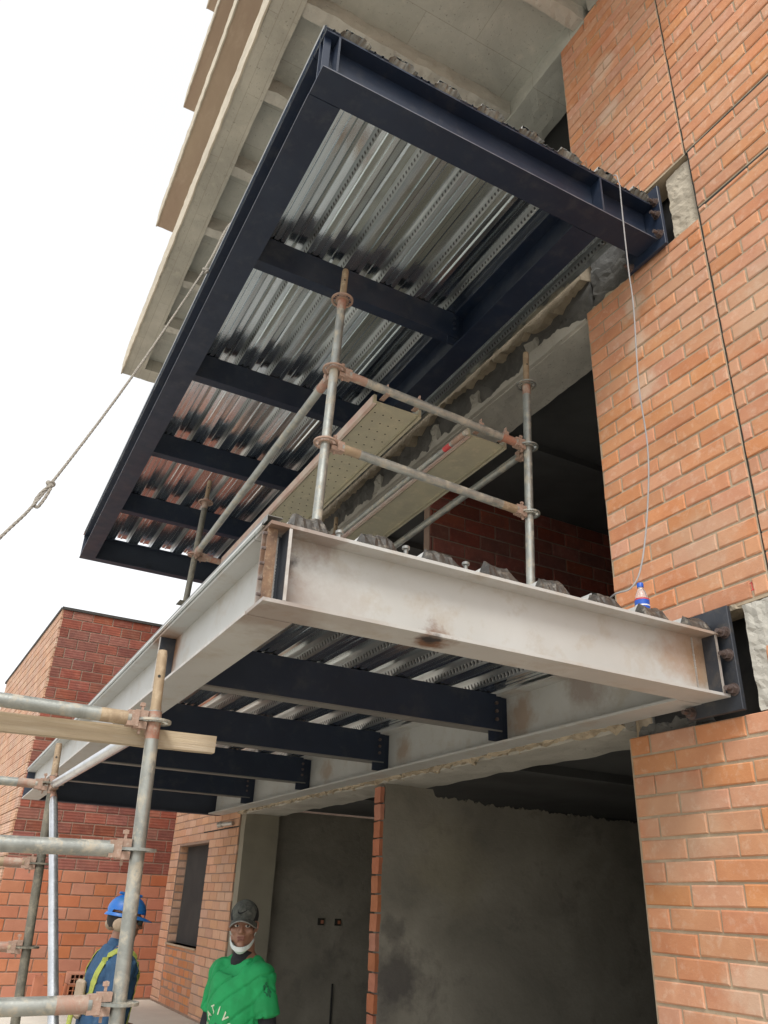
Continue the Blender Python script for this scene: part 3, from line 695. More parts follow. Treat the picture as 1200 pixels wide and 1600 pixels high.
# ------------------------------------------------------------------ scaffolding
def rosette(c, parent, mat, ax=Vector((0, 0, 1))):
    bm = BM(); n = 32
    def ring(r0, r1, h):
        A = [[bm.verts.new((r*math.cos(2*math.pi*k/n), r*math.sin(2*math.pi*k/n), z)) for k in range(n)] for r, z in ((r0, -h), (r1, -h), (r1, h), (r0, h))]
        for a in range(4):
            for k in range(n): bm.faces.new((A[a][k], A[a][(k+1) % n], A[(a+1) % 4][(k+1) % n], A[(a+1) % 4][k]))
    ring(.0245, .036, .0045); ring(.052, .062, .0045)
    for k in range(8):
        a = k*math.pi/4+.2; ca, sa = math.cos(a), math.sin(a)
        v = []
        for r in (.034, .054):
            for s in (-.007, .007):
                for z in (-.0043, .0043): v.append(bm.verts.new((r*ca-s*sa, r*sa+s*ca, z)))
        for q in ((0, 1, 3, 2), (4, 6, 7, 5), (0, 4, 5, 1), (2, 3, 7, 6)): bm.faces.new([v[i] for i in q])
    bmesh.ops.translate(bm, verts=bm.verts, vec=c)
    return obj('rosette', bm, mat, parent)
def head(bm, c, d):
    """wedge casting gripping a rosette at c; the tube leaves in direction d"""
    d = Vector(d).normalized(); s = d.cross(Vector((0, 0, 1))).normalized(); u = Vector((0, 0, 1))
    def bx(a0, a1, b, z0, z1):
        v = [bm.verts.new(Vector(c)+d*a+s*bb+u*z) for a in (a0, a1) for bb in (-b, b) for z in (z0, z1)]
        for q in ((0, 1, 3, 2), (4, 6, 7, 5), (0, 4, 5, 1), (2, 3, 7, 6), (0, 2, 6, 4), (1, 5, 7, 3)): bm.faces.new([v[i] for i in q])
    bx(.027, .072, .017, .007, .032); bx(.027, .072, .017, -.032, -.007); bx(.058, .098, .021, -.027, .027)
    bx(.044, .052, .0045, -.050, .062); bx(.040, .058, .006, .048, .060)
def standard(parent, pts, mat, spig=None, ros=(), rmat=None, base=False):
    """pts: bottom and top of the tube; spig: top of the spigot"""
    a, b = Vector(pts[0]), Vector(pts[1]); d = (b-a).normalized()
    bm = BM(); tube(bm, [a, b], .0242, 20); s = obj('standard', bm, mat, parent, smooth=True)
    if spig:
        L = spig; bm = BM(); tube(bm, [b-d*.002, b+d*.02, b+d*L*.92, b+d*L], [.0215, .019, .019, .016], 18)
        sp = obj('spigot', bm, MT['spigot'], s, smooth=True)
        q = b+d*L*.55; v = Vector((-.3, -1, 0)).normalized(); bm = BM(); tube(bm, [q+v*.0175, q+v*.0197], .0055, 10); obj('spigot_hole', bm, MT['hole'], s)
        bm = BM(); tube(bm, [b-d*.10, b-d*.004], .0246, 20, cap=False); obj('red_band', bm, MT['redtube'], s, smooth=True)
    for t in ros: rosette(a+d*((t-a.z)/d.z), s, rmat or mat)
    if base:
        bm = BM(); box(bm, a.x-.06, a.x+.06, a.y-.06, a.y+.06, a.z-.006, a.z); obj('base_plate', bm, mat, s)
    return s
def ledger(parent, a, b, mat, r=.0242, name='ledger', endmat=None):
    a, b = Vector(a), Vector(b); d = (b-a).normalized()
    bm = BM(); tube(bm, [a+d*.085, b-d*.085], r, 18); l = obj(name, bm, mat, parent, smooth=True)
    for c_, d_ in ((a, d), (b, -d)): bm = BM(); head(bm, c_, d_); obj('wedge_head', bm, MT['wedge'], l)
    if endmat:
        for c_, d_ in ((a, d), (b, -d)): bm = BM(); tube(bm, [c_+d_*.097, c_+d_*.19], r+.0005, 18, cap=False); obj('red_band', bm, endmat, l, smooth=True)
    return l
us = empty('scaffold', 'scaffold frame with two planks standing on the lower steel platform', 'scaffold', (1.26, 3.15, 1.15), 'ringlock scaffolds')
A0, A1 = (1.245, 3.15, 1.152), (1.302, 3.15, 3.03)
B0, B1 = (2.515, 3.15, 1.152), (2.572, 3.15, 2.93)
def on(a, b, z): a, b = Vector(a), Vector(b); return a+(b-a)*((z-a.z)/(b.z-a.z))
standard(us, (A0, A1), MT['tube'], .20, (2.066, 2.523, 3.006), MT['wedge'], True)
standard(us, (B0, B1), MT['tube'], .225, (2.006, 2.452, 2.903), MT['tube'], True)
C0, C1 = (1.336, 5.98, 2.08), (1.373, 5.98, 3.03)
standard(us, (C0, C1), MT['tubedark'], .17, (2.50, 2.99), MT['redtube'], True)
D0, D1 = (2.54, 5.98, 1.152), (2.58, 5.98, 3.0)
standard(us, (D0, D1), MT['tubedark'], .17, (2.0, 2.43, 2.9), MT['tube'], True)
ledger(us, on(A0, A1, 2.523), on(B0, B1, 2.452), MT['tube'], endmat=MT['redtube'])
ledger(us, on(A0, A1, 2.066), on(B0, B1, 2.006), MT['tube'], endmat=MT['spigot'])
ledger(us, on(A0, A1, 2.515), on(C0, C1, 2.50), MT['tube'], endmat=MT['redtube'])
ledger(us, on(B0, B1, 2.43), on(D0, D1, 2.43), MT['tube'])
ledger(us, on(C0, C1, 2.50), on(D0, D1, 2.43), MT['redtube'])
def plank(x0, x1, y0, y1, z, holes):
    bm = BM(); box(bm, x0+.018, x1-.018, y0, y1, z+.012, z+.016)
    for xa, xb in ((x0, x0+.018), (x1-.018, x1)): box(bm, xa, xb, y0, y1, z, z+.055)
    box(bm, x0+.026, x0+.030, y0+.01, y1-.01, z+.002, z+.012); box(bm, x1-.030, x1-.026, y0+.01, y1-.01, z+.002, z+.012)
    p = obj('plank', bm, MT['plank'], us)
    bm = BM(); box(bm, x0-.003, x0-.0005, y0+.01, y1-.01, z+.0, z+.052); box(bm, x0-.003, x0+.017, y0, y1, z-.003, z-.0005); obj('plank_edge', bm, MT['plankedge'], p)
    if holes:
        bm = BM(); y = y0+.10; k = 0
        while y < y1-.1:
            for i in range(4):
                x = x0+.06+(x1-x0-.12)*(i+.5*(k % 2))/3.5
                lathe(bm, [(.0048, 0), (.0048, .0012)], 8, (x, y, z+.0108))
            y += .085; k += 1
        obj('hole', bm, MT['hole'], p, kind='stuff')
    for x in (x0+.05, x1-.05):
        bm = BM(); box(bm, x-.014, x+.014, y0-.045, y0+.004, z+.03, z+.036); box(bm, x-.014, x+.014, y0-.075, y0-.045, z+.028, z+.066); box(bm, x-.003, x+.003, y0-.07, y0-.05, z+.066, z+.095); obj('hook', bm, MT['wedge'], p)
    return p
plank(1.56, 1.862, 3.215, 5.93, 2.452, True)
pk2 = plank(2.175, 2.45, 3.215, 5.93, 2.44, False)
bm = BM(); tube(bm, [(2.135, 3.17, 2.428), (2.12, 5.95, 2.44)], .0165, 14); gb = obj('brace', bm, MT['tube'], us, smooth=True)
bm = BM(); tube(bm, [(2.1343, 3.33, 2.4285), (2.1338, 3.40, 2.429)], .0172, 14, cap=False); obj('red_mark', bm, MT['red'], gb, smooth=True)
bm = BM(); tube(bm, [(2.135, 3.19, 2.428), (2.1343, 3.31, 2.4285)], .0169, 14, cap=False); obj('pale_band', bm, MT['wedge'], gb, smooth=True)

ls = empty('scaffold', 'scaffold corner standing on the ground at the lower left edge', 'scaffold', (.66, 2.95, -1.6), 'ringlock scaffolds')
P0, P1 = (.702, 2.948, -1.59), (.612, 2.948, .60)
Q0, Q1 = (.672, 5.116, -1.59), (.548, 5.116, .60)
standard(ls, (P0, P1), MT['tube'], .225, (-.309, .135, .562), MT['tube'], True)
standard(ls, (Q0, Q1), MT['tubedark'], .18, (-.274, .132, .555), MT['tubedark'], True)
P2, P3 = (-1.43, 2.948, -1.59), (-1.43, 2.948, .60)
Q2, Q3 = (-1.43, 5.116, -1.59), (-1.43, 5.116, .60)
standard(ls, (P2, P3), MT['tube'], .22, (-.309, .135, .562), MT['tube'], True)
standard(ls, (Q2, Q3), MT['tube'], .2, (-.274, .132, .555), MT['tube'], True)
for z, z2 in ((.562, .585), (.135, .10), (-.309, -.345)):
    ledger(ls, on(P2, P3, z2), on(P0, P1, z), MT['tube'], r=.0242 if z > .5 else .0255, endmat=MT['spigot'] if z > .5 else (MT['redtube'] if z < 0 else None))
for z in (.545, .132, -.274): ledger(ls, on(Q2, Q3, z), on(Q0, Q1, z), MT['tube'] if z > .5 else MT['spigot'], endmat=MT['redtube'])
ledger(ls, on(P0, P1, .552), on(Q0, Q1, .545), MT['tubebright'], endmat=None)
ledger(ls, on(P2, P3, .552), on(Q2, Q3, .545), MT['tubebright'])
bm = BM(); a, b = Vector((.560, 5.07, .50)), Vector((.70, 2.99, -1.45)); d = (b-a).normalized()
tube(bm, [a, a+d*.05, a+d*.10, b], [.012, .018, .0225, .0225], 16); bc = obj('diagonal_brace', bm, MT['tubebright'], ls, smooth=True)
bm = BM(); tube(bm, [a-d*.01, a+d*.045], [.014, .020], 12); obj('red_band', bm, MT['redtube'], bc, smooth=True)

# timber lying across the lower scaffold
bm = roughbox(-1.6, .868, 3.000, 3.046, .487, .549, .05, .0025, 9, 2)
for v in bm.verts: v.co.z -= (.868-v.co.x)*.012
t = obj('timber_board', bm, MT['timber']); t['label'] = 'long weathered timber lying along the topmost tube of the near scaffold'; t['category'] = 'timber'

# rope with knots, white cable
def smooth_path(pts, n=10):
    out = []; P = [Vector(p) for p in pts]; P = [P[0]*2-P[1]]+P+[P[-1]*2-P[-2]]
    for i in range(1, len(P)-2):
        for k in range(n):
            t = k/n; a, b, c, d = P[i-1:i+3]
            out.append(.5*((2*b)+(c-a)*t+(2*a-5*b+4*c-d)*t*t+(3*b-a-3*c+d)*t**3))
    out.append(P[-2]); return out
def strands(bm, path, r, tw=70, seg=7):
    """three twisted strands along the path"""
    n = len(path); acc = 0
    for s in range(3):
        acc = 0; pts = []
        for i in range(n):
            t = (path[min(i+1, n-1)]-path[max(i-1, 0)]).normalized()
            a = t.cross(Vector((0, 1, 0.01))).normalized(); b = t.cross(a)
            if i: acc += (path[i]-path[i-1]).length
            an = acc*tw+s*2.0944; pts.append(path[i]+(a*math.cos(an)+b*math.sin(an))*r*.42)
        tube(bm, pts, r*.66, seg)
rp = smooth_path([(.95, 4.12, 4.30), (.80, 4.05, 4.147), (.678, 4.0, 3.638), (.372, 3.9, 2.595), (.087, 3.7, 1.708), (-.047, 3.6, 1.384), (-.35, 3.45, .75), (-1.2, 3.2, -.7), (-1.7, 3.1, -1.58)], 40)
rt = empty('rope', 'grey knotted rope slanting down across the white sky at left', 'rope', (-.047, 3.6, 1.384))
bm = BM(); strands(bm, rp, .0075); obj('rope_line', bm, MT['rope'], rt, smooth=True)
def knot(c, s, name, seed):
    rn = random.Random(seed); c = Vector(c); bm = BM()
    pts = []
    for i in range(60):
        a = i/60*2*math.pi
        pts.append(c+Vector((math.sin(a)+2*math.sin(2*a), .9*math.sin(3*a), math.cos(a)-2*math.cos(2*a)))*s*.36)
    strands(bm, pts+[pts[0]], .009, 60)
    return obj(name, bm, MT['rope'], rt, smooth=True)
knot((.684, 3.995, 3.62), .016, 'knot', 1); knot((.100, 3.71, 1.745), .014, 'knot', 2)
bm = BM(); strands(bm, smooth_path([(.10, 3.70, 1.735), (.068, 3.69, 1.68), (.052, 3.68, 1.62), (.068, 3.68, 1.60), (.088, 3.69, 1.65), (.105, 3.70, 1.72)], 14), .0075); obj('rope_loop', bm, MT['rope'], rt, smooth=True)
cb = smooth_path([(2.52, 2.5, 3.705), (2.485, 2.20, 3.715), (2.478, 2.152, 3.62), (2.478, 2.148, 3.583), (2.461, 2.14, 3.378), (2.45, 2.14, 2.963), (2.45, 2.14, 2.71), (2.415, 2.14, 2.23), (2.419, 2.14, 1.881), (2.373, 2.14, 1.577), (2.297, 2.14, 1.291), (2.235, 2.15, 1.175), (2.20, 2.22, 1.155), (2.3, 2.4, 1.152), (2.5, 2.6, 1.10)], 10)
bm = BM(); tube(bm, cb, .0035, 8); o = obj('electric_cable', bm, MT['wire'], smooth=True); o['label'] = 'thin white cable hanging from the upper platform down to the plastic bottle'; o['category'] = 'cable'

# plastic bottle
bt = empty('plastic_bottle', 'clear plastic drink bottle with blue label standing on the lower decking', 'bottle', (2.602, 2.45, 1.146))
m, nt, b = new_mat('clear_plastic'); b.inputs['Base Color'].default_value = (.95, .93, .93, 1); b.inputs['Transmission Weight'].default_value = .75; b.inputs['Roughness'].default_value = .12; b.inputs['IOR'].default_value = 1.25
MT['pet'] = m
MT['blue'] = M('blue_label', (.015, .10, .50), (.01, .08, .42), 40, .4, bmp=0); MT['white'] = M('white_plastic', (.75, .75, .75), (.7, .7, .72), 20, .5, bmp=0)
bm = BM(); lathe(bm, [(.026, 0), (.031, .006), (.032, .04), (.030, .055), (.032, .07), (.032, .13), (.030, .15), (.022, .178), (.013, .196), (.0125, .205)], 24, (2.602, 2.45, 1.146)); obj('bottle_body', bm, MT['pet'], bt, smooth=True)
bm = BM(); lathe(bm, [(.0150, .203), (.0150, .222), (.0135, .224)], 18, (2.602, 2.45, 1.146)); obj('bottle_cap', bm, MT['blue'], bt, smooth=True)
bm = BM(); lathe(bm, [(.0328, .088), (.0328, .138)], 24, (2.602, 2.45, 1.146)); lb = obj('bottle_label', bm, MT['blue'], bt, smooth=True)
bm = BM(); lathe(bm, [(.0329, .138), (.0329, .145)], 24, (2.602, 2.45, 1.146)); obj('label_band', bm, MT['red'], lb, smooth=True)
bm = BM(); lathe(bm, [(.0330, .108), (.0330, .114)], 24, (2.602, 2.45, 1.146)); obj('label_band', bm, MT['white'], lb, smooth=True)

# ------------------------------------------------------------------ people
SKIN = M('brown_skin', (.30, .155, .10), (.25, .125, .08), 14, .5, bmp=.1, obj=True)
GREEN = M('green_jersey', (.012, .36, .11), (.010, .27, .08), 5, .8, bmp=.3, bscale=500, bdist=.001, obj=True)
BLACK = M('black_undershirt', (.014, .014, .018), (.010, .010, .013), 9, .8, bmp=.3, bscale=300, bdist=.001, obj=True)
JEANS = M('blue_denim', (.055, .085, .13), (.04, .065, .105), 12, .9, bmp=.4, bscale=300, bdist=.001, obj=True)
DENIM = M('blue_work_shirt', (.030, .085, .17), (.022, .062, .13), 6, .9, bmp=.4, bscale=300, bdist=.001, obj=True, c3=(.05, .11, .19))
CAPB = M('pale_brim_cloth', (.26, .26, .24), (.20, .20, .19), 30, .9, bmp=.3, obj=True)
CAPM = M('grey_cap_cloth', (.10, .105, .09), (.045, .048, .042), 38, .9, bmp=.4, bscale=300, bdist=.001, obj=True)
CAPD = M('black_cap_cloth', (.012, .012, .014), (.010, .010, .011), 30, .9, bmp=.2, obj=True)
MASK = M('white_face_mask', (.66, .72, .70), (.60, .66, .64), 20, .85, bmp=.2, obj=True)
HARD = M('blue_helmet_shell', (.008, .13, .52), (.03, .16, .40), 18, .42, bmp=0, obj=True)
YEL = M('yellow_green_webbing', (.38, .42, .09), (.30, .34, .07), 30, .8, bmp=.4, bscale=300, bdist=.001, obj=True)
TAN = M('tan_pad', (.42, .33, .24), (.36, .27, .19), 20, .85, bmp=.3, obj=True)
EYEW = M('eye_white', (.6, .57, .53), (.58, .55, .5), 5, .3, bmp=0); DARK = M('dark_hair', (.012, .010, .009), (.01, .008, .007), 30, .6, bmp=.2)
LIP = M('lip_skin', (.20, .075, .055), (.17, .065, .045), 20, .5, bmp=.1, obj=True)
PRINT = M('pale_print', (.62, .68, .50), (.52, .60, .42), 60, .8, bmp=0); PGRN = M('dark_green_print', (.008, .12, .05), (.01, .16, .06), 60, .8, bmp=0)
BOOT = M('dusty_black_boot', (.03, .027, .025), (.06, .05, .045), 12, .7, bmp=.3, obj=True)
def cap_(bm, a, ra, b, rb, seg=14, fl=1.0):
    """tapered capsule; fl flattens it along y"""
    a, b = Vector(a), Vector(b); d = b-a; L = d.length or 1e-4; t = d/L
    pts = []; rs = []
    for k in range(5): q = math.pi/2*(1-k/5); pts.append(a-t*ra*math.sin(q)); rs.append(max(ra*math.cos(q), ra*.06))
    pts += [a, b]; rs += [ra, rb]
    for k in range(1, 6): q = math.pi/2*k/5; pts.append(b+t*rb*math.sin(q)); rs.append(max(rb*math.cos(q), rb*.06))
    n0 = len(bm.verts); tube(bm, pts, rs, seg)
    if fl != 1:
        bm.verts.ensure_lookup_table(); cy = (a.y+b.y)/2
        for v in bm.verts[n0:]: v.co.y = cy+(v.co.y-cy)*fl
def ell(bm, c, r, rot=None):
    g = bmesh.ops.create_icosphere(bm, subdivisions=3, radius=1)
    m = Matrix.Translation(c) @ ((rot or Euler()).to_matrix().to_4x4()) @ Matrix.Diagonal((*r, 1))
    bmesh.ops.transform(bm, matrix=m, verts=g['verts'])
def loft(bm, rings, seg=28):
    """rings: (z, rx, ry, cy)"""
    RR = []
    for z, rx, ry, cy in rings:
        row = []
        for k in range(seg):
            a = 2*math.pi*k/seg; c, s = math.cos(a), math.sin(a); e = .85
            row.append(bm.verts.new((rx*math.copysign(abs(c)**e, c), cy+ry*math.copysign(abs(s)**e, s), z)))
        RR.append(row)
    for r0, r1 in zip(RR, RR[1:]):
        for k in range(seg): bm.faces.new((r0[k], r0[(k+1) % seg], r1[(k+1) % seg], r1[k]))
    bm.faces.new(RR[0][::-1]); bm.faces.new(RR[-1])
def remeshed(name, bm, mat, parent, vox, smooth=3, disp=None, label=None):
    bmesh.ops.recalc_face_normals(bm, faces=bm.faces)
    me = bpy.data.meshes.new(name); bm.to_mesh(me); bm.free()
    o = bpy.data.objects.new(name, me); COL.objects.link(o)
    md = o.modifiers.new('r', 'REMESH'); md.mode = 'VOXEL'; md.voxel_size = vox
    if smooth: ms = o.modifiers.new('s', 'SMOOTH'); ms.factor = .5; ms.iterations = smooth
    dg = bpy.context.evaluated_depsgraph_get(); me2 = bpy.data.meshes.new_from_object(o.evaluated_get(dg)); me2.name = name
    o.modifiers.clear(); o.data = me2; bpy.data.meshes.remove(me)
    if disp:
        nn = [v.normal.copy() for v in me2.vertices]
        for v, n in zip(me2.vertices, nn): v.co += n*disp(v.co)
    me2.materials.clear(); me2.materials.append(mat)
    for p in me2.polygons: p.use_smooth = True
    o.parent = parent
    if label: o['label'] = label
    return o
def hand(bm, w, d, side):
    """w wrist, d pointing direction; four curled fingers and a thumb"""
    w, d = Vector(w), Vector(d).normalized(); s = Vector((0, 1, 0)); s = (s-d*s.dot(d)).normalized(); nrm = d.cross(s).normalized()*side
    cap_(bm, w, .024, w+d*.035, .026); 
    for k, (o, l) in enumerate(((-.027, .066), (-.009, .076), (.009, .071), (.026, .056))):
        a = w+d*.045+s*o; b = a+d*l*.5+nrm*-.004; c = b+d*l*.34-nrm*.016; e = c+d*l*.14-nrm*.018
        cap_(bm, w+d*.005+s*o*.7, .012, a, .0115, 8); cap_(bm, a, .0098, b, .009, 8); cap_(bm, b, .009, c, .008, 8); cap_(bm, c, .008, e, .0072, 8)
    a = w+d*.01-s*.024; b = a+d*.032-s*.024-nrm*.008; c = b+d*.028-s*.004-nrm*.008
    cap_(bm, a, .013, b, .011, 8); cap_(bm, b, .0105, c, .009, 8)
def head_shapes(bm, c, yaw, pitch=0, sc=1.0):
    """cranium, jaw and features; returns the head's matrix"""
    mt = Matrix.Translation(c) @ Euler((pitch, 0, yaw)).to_matrix().to_4x4() @ Matrix.Scale(sc, 4)
    b2 = BM()
    ell(b2, (0, .018, .032), (.074, .094, .086)); ell(b2, (0, -.022, -.035), (.057, .060, .078)); ell(b2, (0, -.060, -.092), (.026, .024, .022))
    cap_(b2, (0, -.080, .016), .009, (0, -.101, -.022), .0125, 10); ell(b2, (.0125, -.090, -.027), (.009, .010, .008)); ell(b2, (-.0125, -.090, -.027), (.009, .010, .008))
    cap_(b2, (-.040, -.066, .026), .012, (-.012, -.079, .024), .011, 10); cap_(b2, (.040, -.066, .026), .012, (.012, -.079, .024), .011, 10)
    for s in (-1, 1):
        ell(b2, (s*.043, -.048, -.020), (.024, .026, .022)); ell(b2, (s*.050, -.010, -.055), (.018, .03, .03))
        ell(b2, (s*.079, .012, -.004), (.008, .020, .031), Euler((0, s*.25, s*.45)))
    cap_(b2, (-.018, -.079, -.051), .0075, (.018, -.079, -.051), .0075, 10); cap_(b2, (-.015, -.078, -.063), .0085, (.015, -.078, -.063), .0085, 10)
    bmesh.ops.transform(b2, matrix=mt, verts=b2.verts)
    me = bpy.data.meshes.new('tmp'); b2.to_mesh(me); b2.free(); bm.from_mesh(me); bpy.data.meshes.remove(me)
    return mt
def hobj(name, bm, mat, parent, mt, smooth=True, label=None):
    bmesh.ops.transform(bm, matrix=mt, verts=bm.verts); return obj(name, bm, mat, parent, smooth=smooth, local=True, label=label)
def legs(bm, r=1.0, lean=0):
    for s in (-1, 1):
        cap_(bm, (s*.085, 0, .84), .088*r, (s*.095, -.012, .47), .058*r, 18); cap_(bm, (s*.095, -.012, .47), .056*r, (s*.10, .012, .10), .043*r, 18)
TORSO = [(.78, .150, .105, 0), (.88, .165, .115, .005), (.98, .140, .098, 0), (1.08, .142, .098, -.004), (1.18, .160, .108, -.006), (1.27, .172, .108, 0), (1.33, .165, .092, .006), (1.37, .11, .070, .012), (1.40, .060, .055, .016)]
def boots(parent):
    for s in (-1, 1):
        bm = BM(); cap_(bm, (s*.10, .015, .17), .052, (s*.10, .015, .07), .055); cap_(bm, (s*.10, .0, .055), .050, (s*.112, -.145, .042), .042, 14); box(bm, s*.106-.045, s*.106+.045, -.185, .06, .001, .022)
        remeshed('boot', bm, BOOT, parent, .008, 2)
def text_mesh(s, size):
    cu = bpy.data.curves.new('t', 'FONT'); cu.body = s; cu.size = size; cu.align_x = 'CENTER'; cu.offset = size*.025
    o = bpy.data.objects.new('t', cu); COL.objects.link(o); dg = bpy.context.evaluated_depsgraph_get()
    me = bpy.data.meshes.new_from_object(o.evaluated_get(dg)); bpy.data.objects.remove(o); bpy.data.curves.remove(cu); return me
from mathutils.bvhtree import BVHTree

# --- man in the green jersey
pm = empty('person', 'man in green printed jersey and grey cap, white mask below his chin', 'person', (1.575, 4.45, -1.6), 'workers on the site', R(-68))
HC = Vector((0, -.018, 1.472))
bm = BM(); loft(bm, [(z*.965, a*(.88 if z > 1.25 else 1), b*(.8 if z > 1.2 else 1), c+.006) for z, a, b, c in TORSO]); legs(bm)
cap_(bm, (0, .014, 1.29), .056, (0, .002, 1.41), .053, 18)
armR = [(-.172, .005, 1.262), (-.222, -.01, .99), (-.232, -.09, .77)]; armL = [(.172, .005, 1.262), (.226, .035, .99), (.232, -.01, .76)]
for A, s in ((armR, -1), (armL, 1)):
    cap_(bm, Vector(A[0])-Vector((s*.012, 0, .008)), .044, A[1], .036, 16); cap_(bm, A[1], .037, A[2], .026, 16); hand(bm, A[2], Vector(A[2])-Vector(A[1]), s)
hm = head_shapes(bm, HC, R(44), R(2), .93)
remeshed('body', bm, SKIN, pm, .0058, 2)
# clothes
bm = BM(); T2 = [(.70, .178, .128, 0), (.80, .182, .130, 0), (.92, .172, .124, 0), (1.02, .170, .122, -.004), (1.12, .178, .126, -.006), (1.20, .182, .124, 0), (1.262, .182, .112, .004), (1.298, .160, .098, .008), (1.322, .118, .086, .010), (1.342, .084, .074, .012)]
loft(bm, T2)
for s in (-1, 1): ell(bm, (s*.160, .004, 1.250), (.080, .078, .072)); tube(bm, [(s*.163, .004, 1.26), (s*.196, .008, 1.16), (s*.214, .016, 1.085)], [.060, .066, .071], 22)
for v in bm.verts:
    if v.co.z > 1.288 and v.co.y < 0 and abs(v.co.x) < .085: v.co.z -= min(.045, -v.co.y*.6)
def folds(p):
    d = abs(noise.noise(Vector((p.x*5+p.z*4, p.y*5, p.z*2.5))))
    return .012*noise.noise(Vector((p.x*9+p.z*9, p.y*11, p.z*3)))+.016*(d-.2)-.022*max(0, .5-abs(noise.noise(Vector((p.x*7-p.z*8, p.y*8, p.z*2+4)))*6))+.003*noise.noise(p*28)
sh = remeshed('jersey', bm, GREEN, pm, .0075, 2, folds)
bv = BVHTree.FromPolygons([v.co for v in sh.data.vertices], [tuple(p.vertices) for p in sh.data.polygons])
def onshirt(bm, eps=.0022):
    for v in bm.verts:
        h = bv.ray_cast(Vector((v.co.x, -1, v.co.z)), Vector((0, 1, 0)))
        if h[0] is not None: v.co.y = h[0].y-eps
def letters(word, size, cx, cz, rad=None):
    n = len(word)
    for i, ch in enumerate(word):
        me = text_mesh(ch, size); b2 = BM(); b2.from_mesh(me); bpy.data.meshes.remove(me)
        bmesh.ops.subdivide_edges(b2, edges=[e for e in b2.edges if e.calc_length() > .012], cuts=2, use_grid_fill=False)
        u = i-(n-1)/2
        if rad: a = -u*size*.80/rad; mt = Matrix.Translation((cx, 0, cz)) @ Matrix.Rotation(-a, 4, 'Y') @ Matrix.Translation((0, 0, rad)) @ Matrix.Rotation(R(90), 4, 'X')
        else: mt = Matrix.Translation((cx+u*size*.78, 0, cz)) @ Matrix.Rotation(R(90), 4, 'X')
        bmesh.ops.transform(b2, matrix=mt, verts=b2.verts); onshirt(b2)
        obj('printed_letter', b2, PRINT, sh, local=True)
letters('RATIVO', .052, -.01, 1.01, .080)
letters('UNA', .058, -.01, .895)
bm = BM(); rn = random.Random(4)
for i in range(26):
    a = rn.uniform(0, 6.28); q = rn.uniform(.0, 1)**.5; cx, cz = math.cos(a)*q*.030, .995+math.sin(a)*q*.048
    r0 = rn.uniform(.007, .014); vs = [bm.verts.new((cx+math.cos(k)*r0*rn.uniform(.5, 1.1), 0, cz+math.sin(k)*r0)) for k in (0, 1.05, 2.1, 3.14, 4.2, 5.2)]
    bm.faces.new(vs)
onshirt(bm); obj('jersey_emblem', bm, PGRN, sh, local=True)
bm = BM()
for i in range(16):
    a = rn.uniform(0, 6.28); q = rn.uniform(0, 1)**.5; cx, cz = -.015+math.cos(a)*q*.024, 1.205+math.sin(a)*q*.028; r0 = rn.uniform(.004, .010)
    bm.faces.new([bm.verts.new((1, cx+math.cos(k)*r0*rn.uniform(.4, 1.1), cz+math.sin(k)*r0)) for k in (0, 1.05, 2.1, 3.14, 4.2, 5.2)])
for v in bm.verts:
    h = bv.ray_cast(v.co.copy(), Vector((-1, 0, 0)))
    if h[0] is not None: v.co.x = h[0].x+.002
obj('shoulder_emblem', bm, PGRN, sh, local=True)
for A, s in ((armR, -1), (armL, 1)):
    bm = BM(); cap_(bm, Vector(A[0]).lerp(Vector(A[1]), .38), .047, A[1], .046, 16); cap_(bm, A[1], .045, Vector(A[1]).lerp(Vector(A[2]), .93), .034, 16)
    remeshed('undershirt_sleeve', bm, BLACK, pm, .008, 2, lambda p: .004*noise.noise(p*22))
bm = BM(); cap_(bm, (0, .0, 1.315), .066, (0, .002, 1.334), .060, 20); remeshed('undershirt_collar', bm, BLACK, pm, .006, 1)
bm = BM(); legs(bm, 1.16); loft(bm, [(.74, .172, .12, 0), (.84, .178, .124, 0), (.92, .16, .112, 0)]); remeshed('trousers', bm, JEANS, pm, .010, 2, lambda p: .006*noise.noise(p*14))
boots(pm)
pm.scale = (.93, .97, 1)
# face details
for s in (-1, 1):
    bm = BM(); ell(bm, (s*.0305, -.0735, .006), (.0145, .0095, .0078)); e = hobj('eye', bm, EYEW, pm, hm)
    bm = BM(); ell(bm, (s*.0305+.003, -.0815, .006), (.0062, .003, .0064)); hobj('iris', bm, DARK, e, hm)
    bm = BM(); cap_(bm, (s*.016, -.0905, .026), .0034, (s*.030, -.0875, .031), .0040, 8); cap_(bm, (s*.030, -.0875, .031), .0040, (s*.050, -.072, .026), .0022, 8); hobj('eyebrow', bm, DARK, pm, hm)
    bm = BM(); cap_(bm, (s*.017, -.0795, .0125), .0024, (s*.031, -.0835, .0152), .0026, 8); cap_(bm, (s*.031, -.0835, .0152), .0026, (s*.046, -.071, .009), .002, 8); hobj('eyelid', bm, SKIN, pm, hm)
bm = BM(); cap_(bm, (-.019, -.084, -.0505), .0048, (.019, -.084, -.0505), .0048, 8); cap_(bm, (-.014, -.084, -.0615), .0058, (.014, -.084, -.0615), .0058, 8); hobj('lips', bm, LIP, pm, hm)
bm = BM(); ell(bm, (0, .030, .020), (.0765, .092, .080)); g = [v for v in bm.verts if v.co.z < -.035 or v.co.y < -.02]; bmesh.ops.delete(bm, geom=g, context='VERTS'); hobj('hair', bm, DARK, pm, hm)
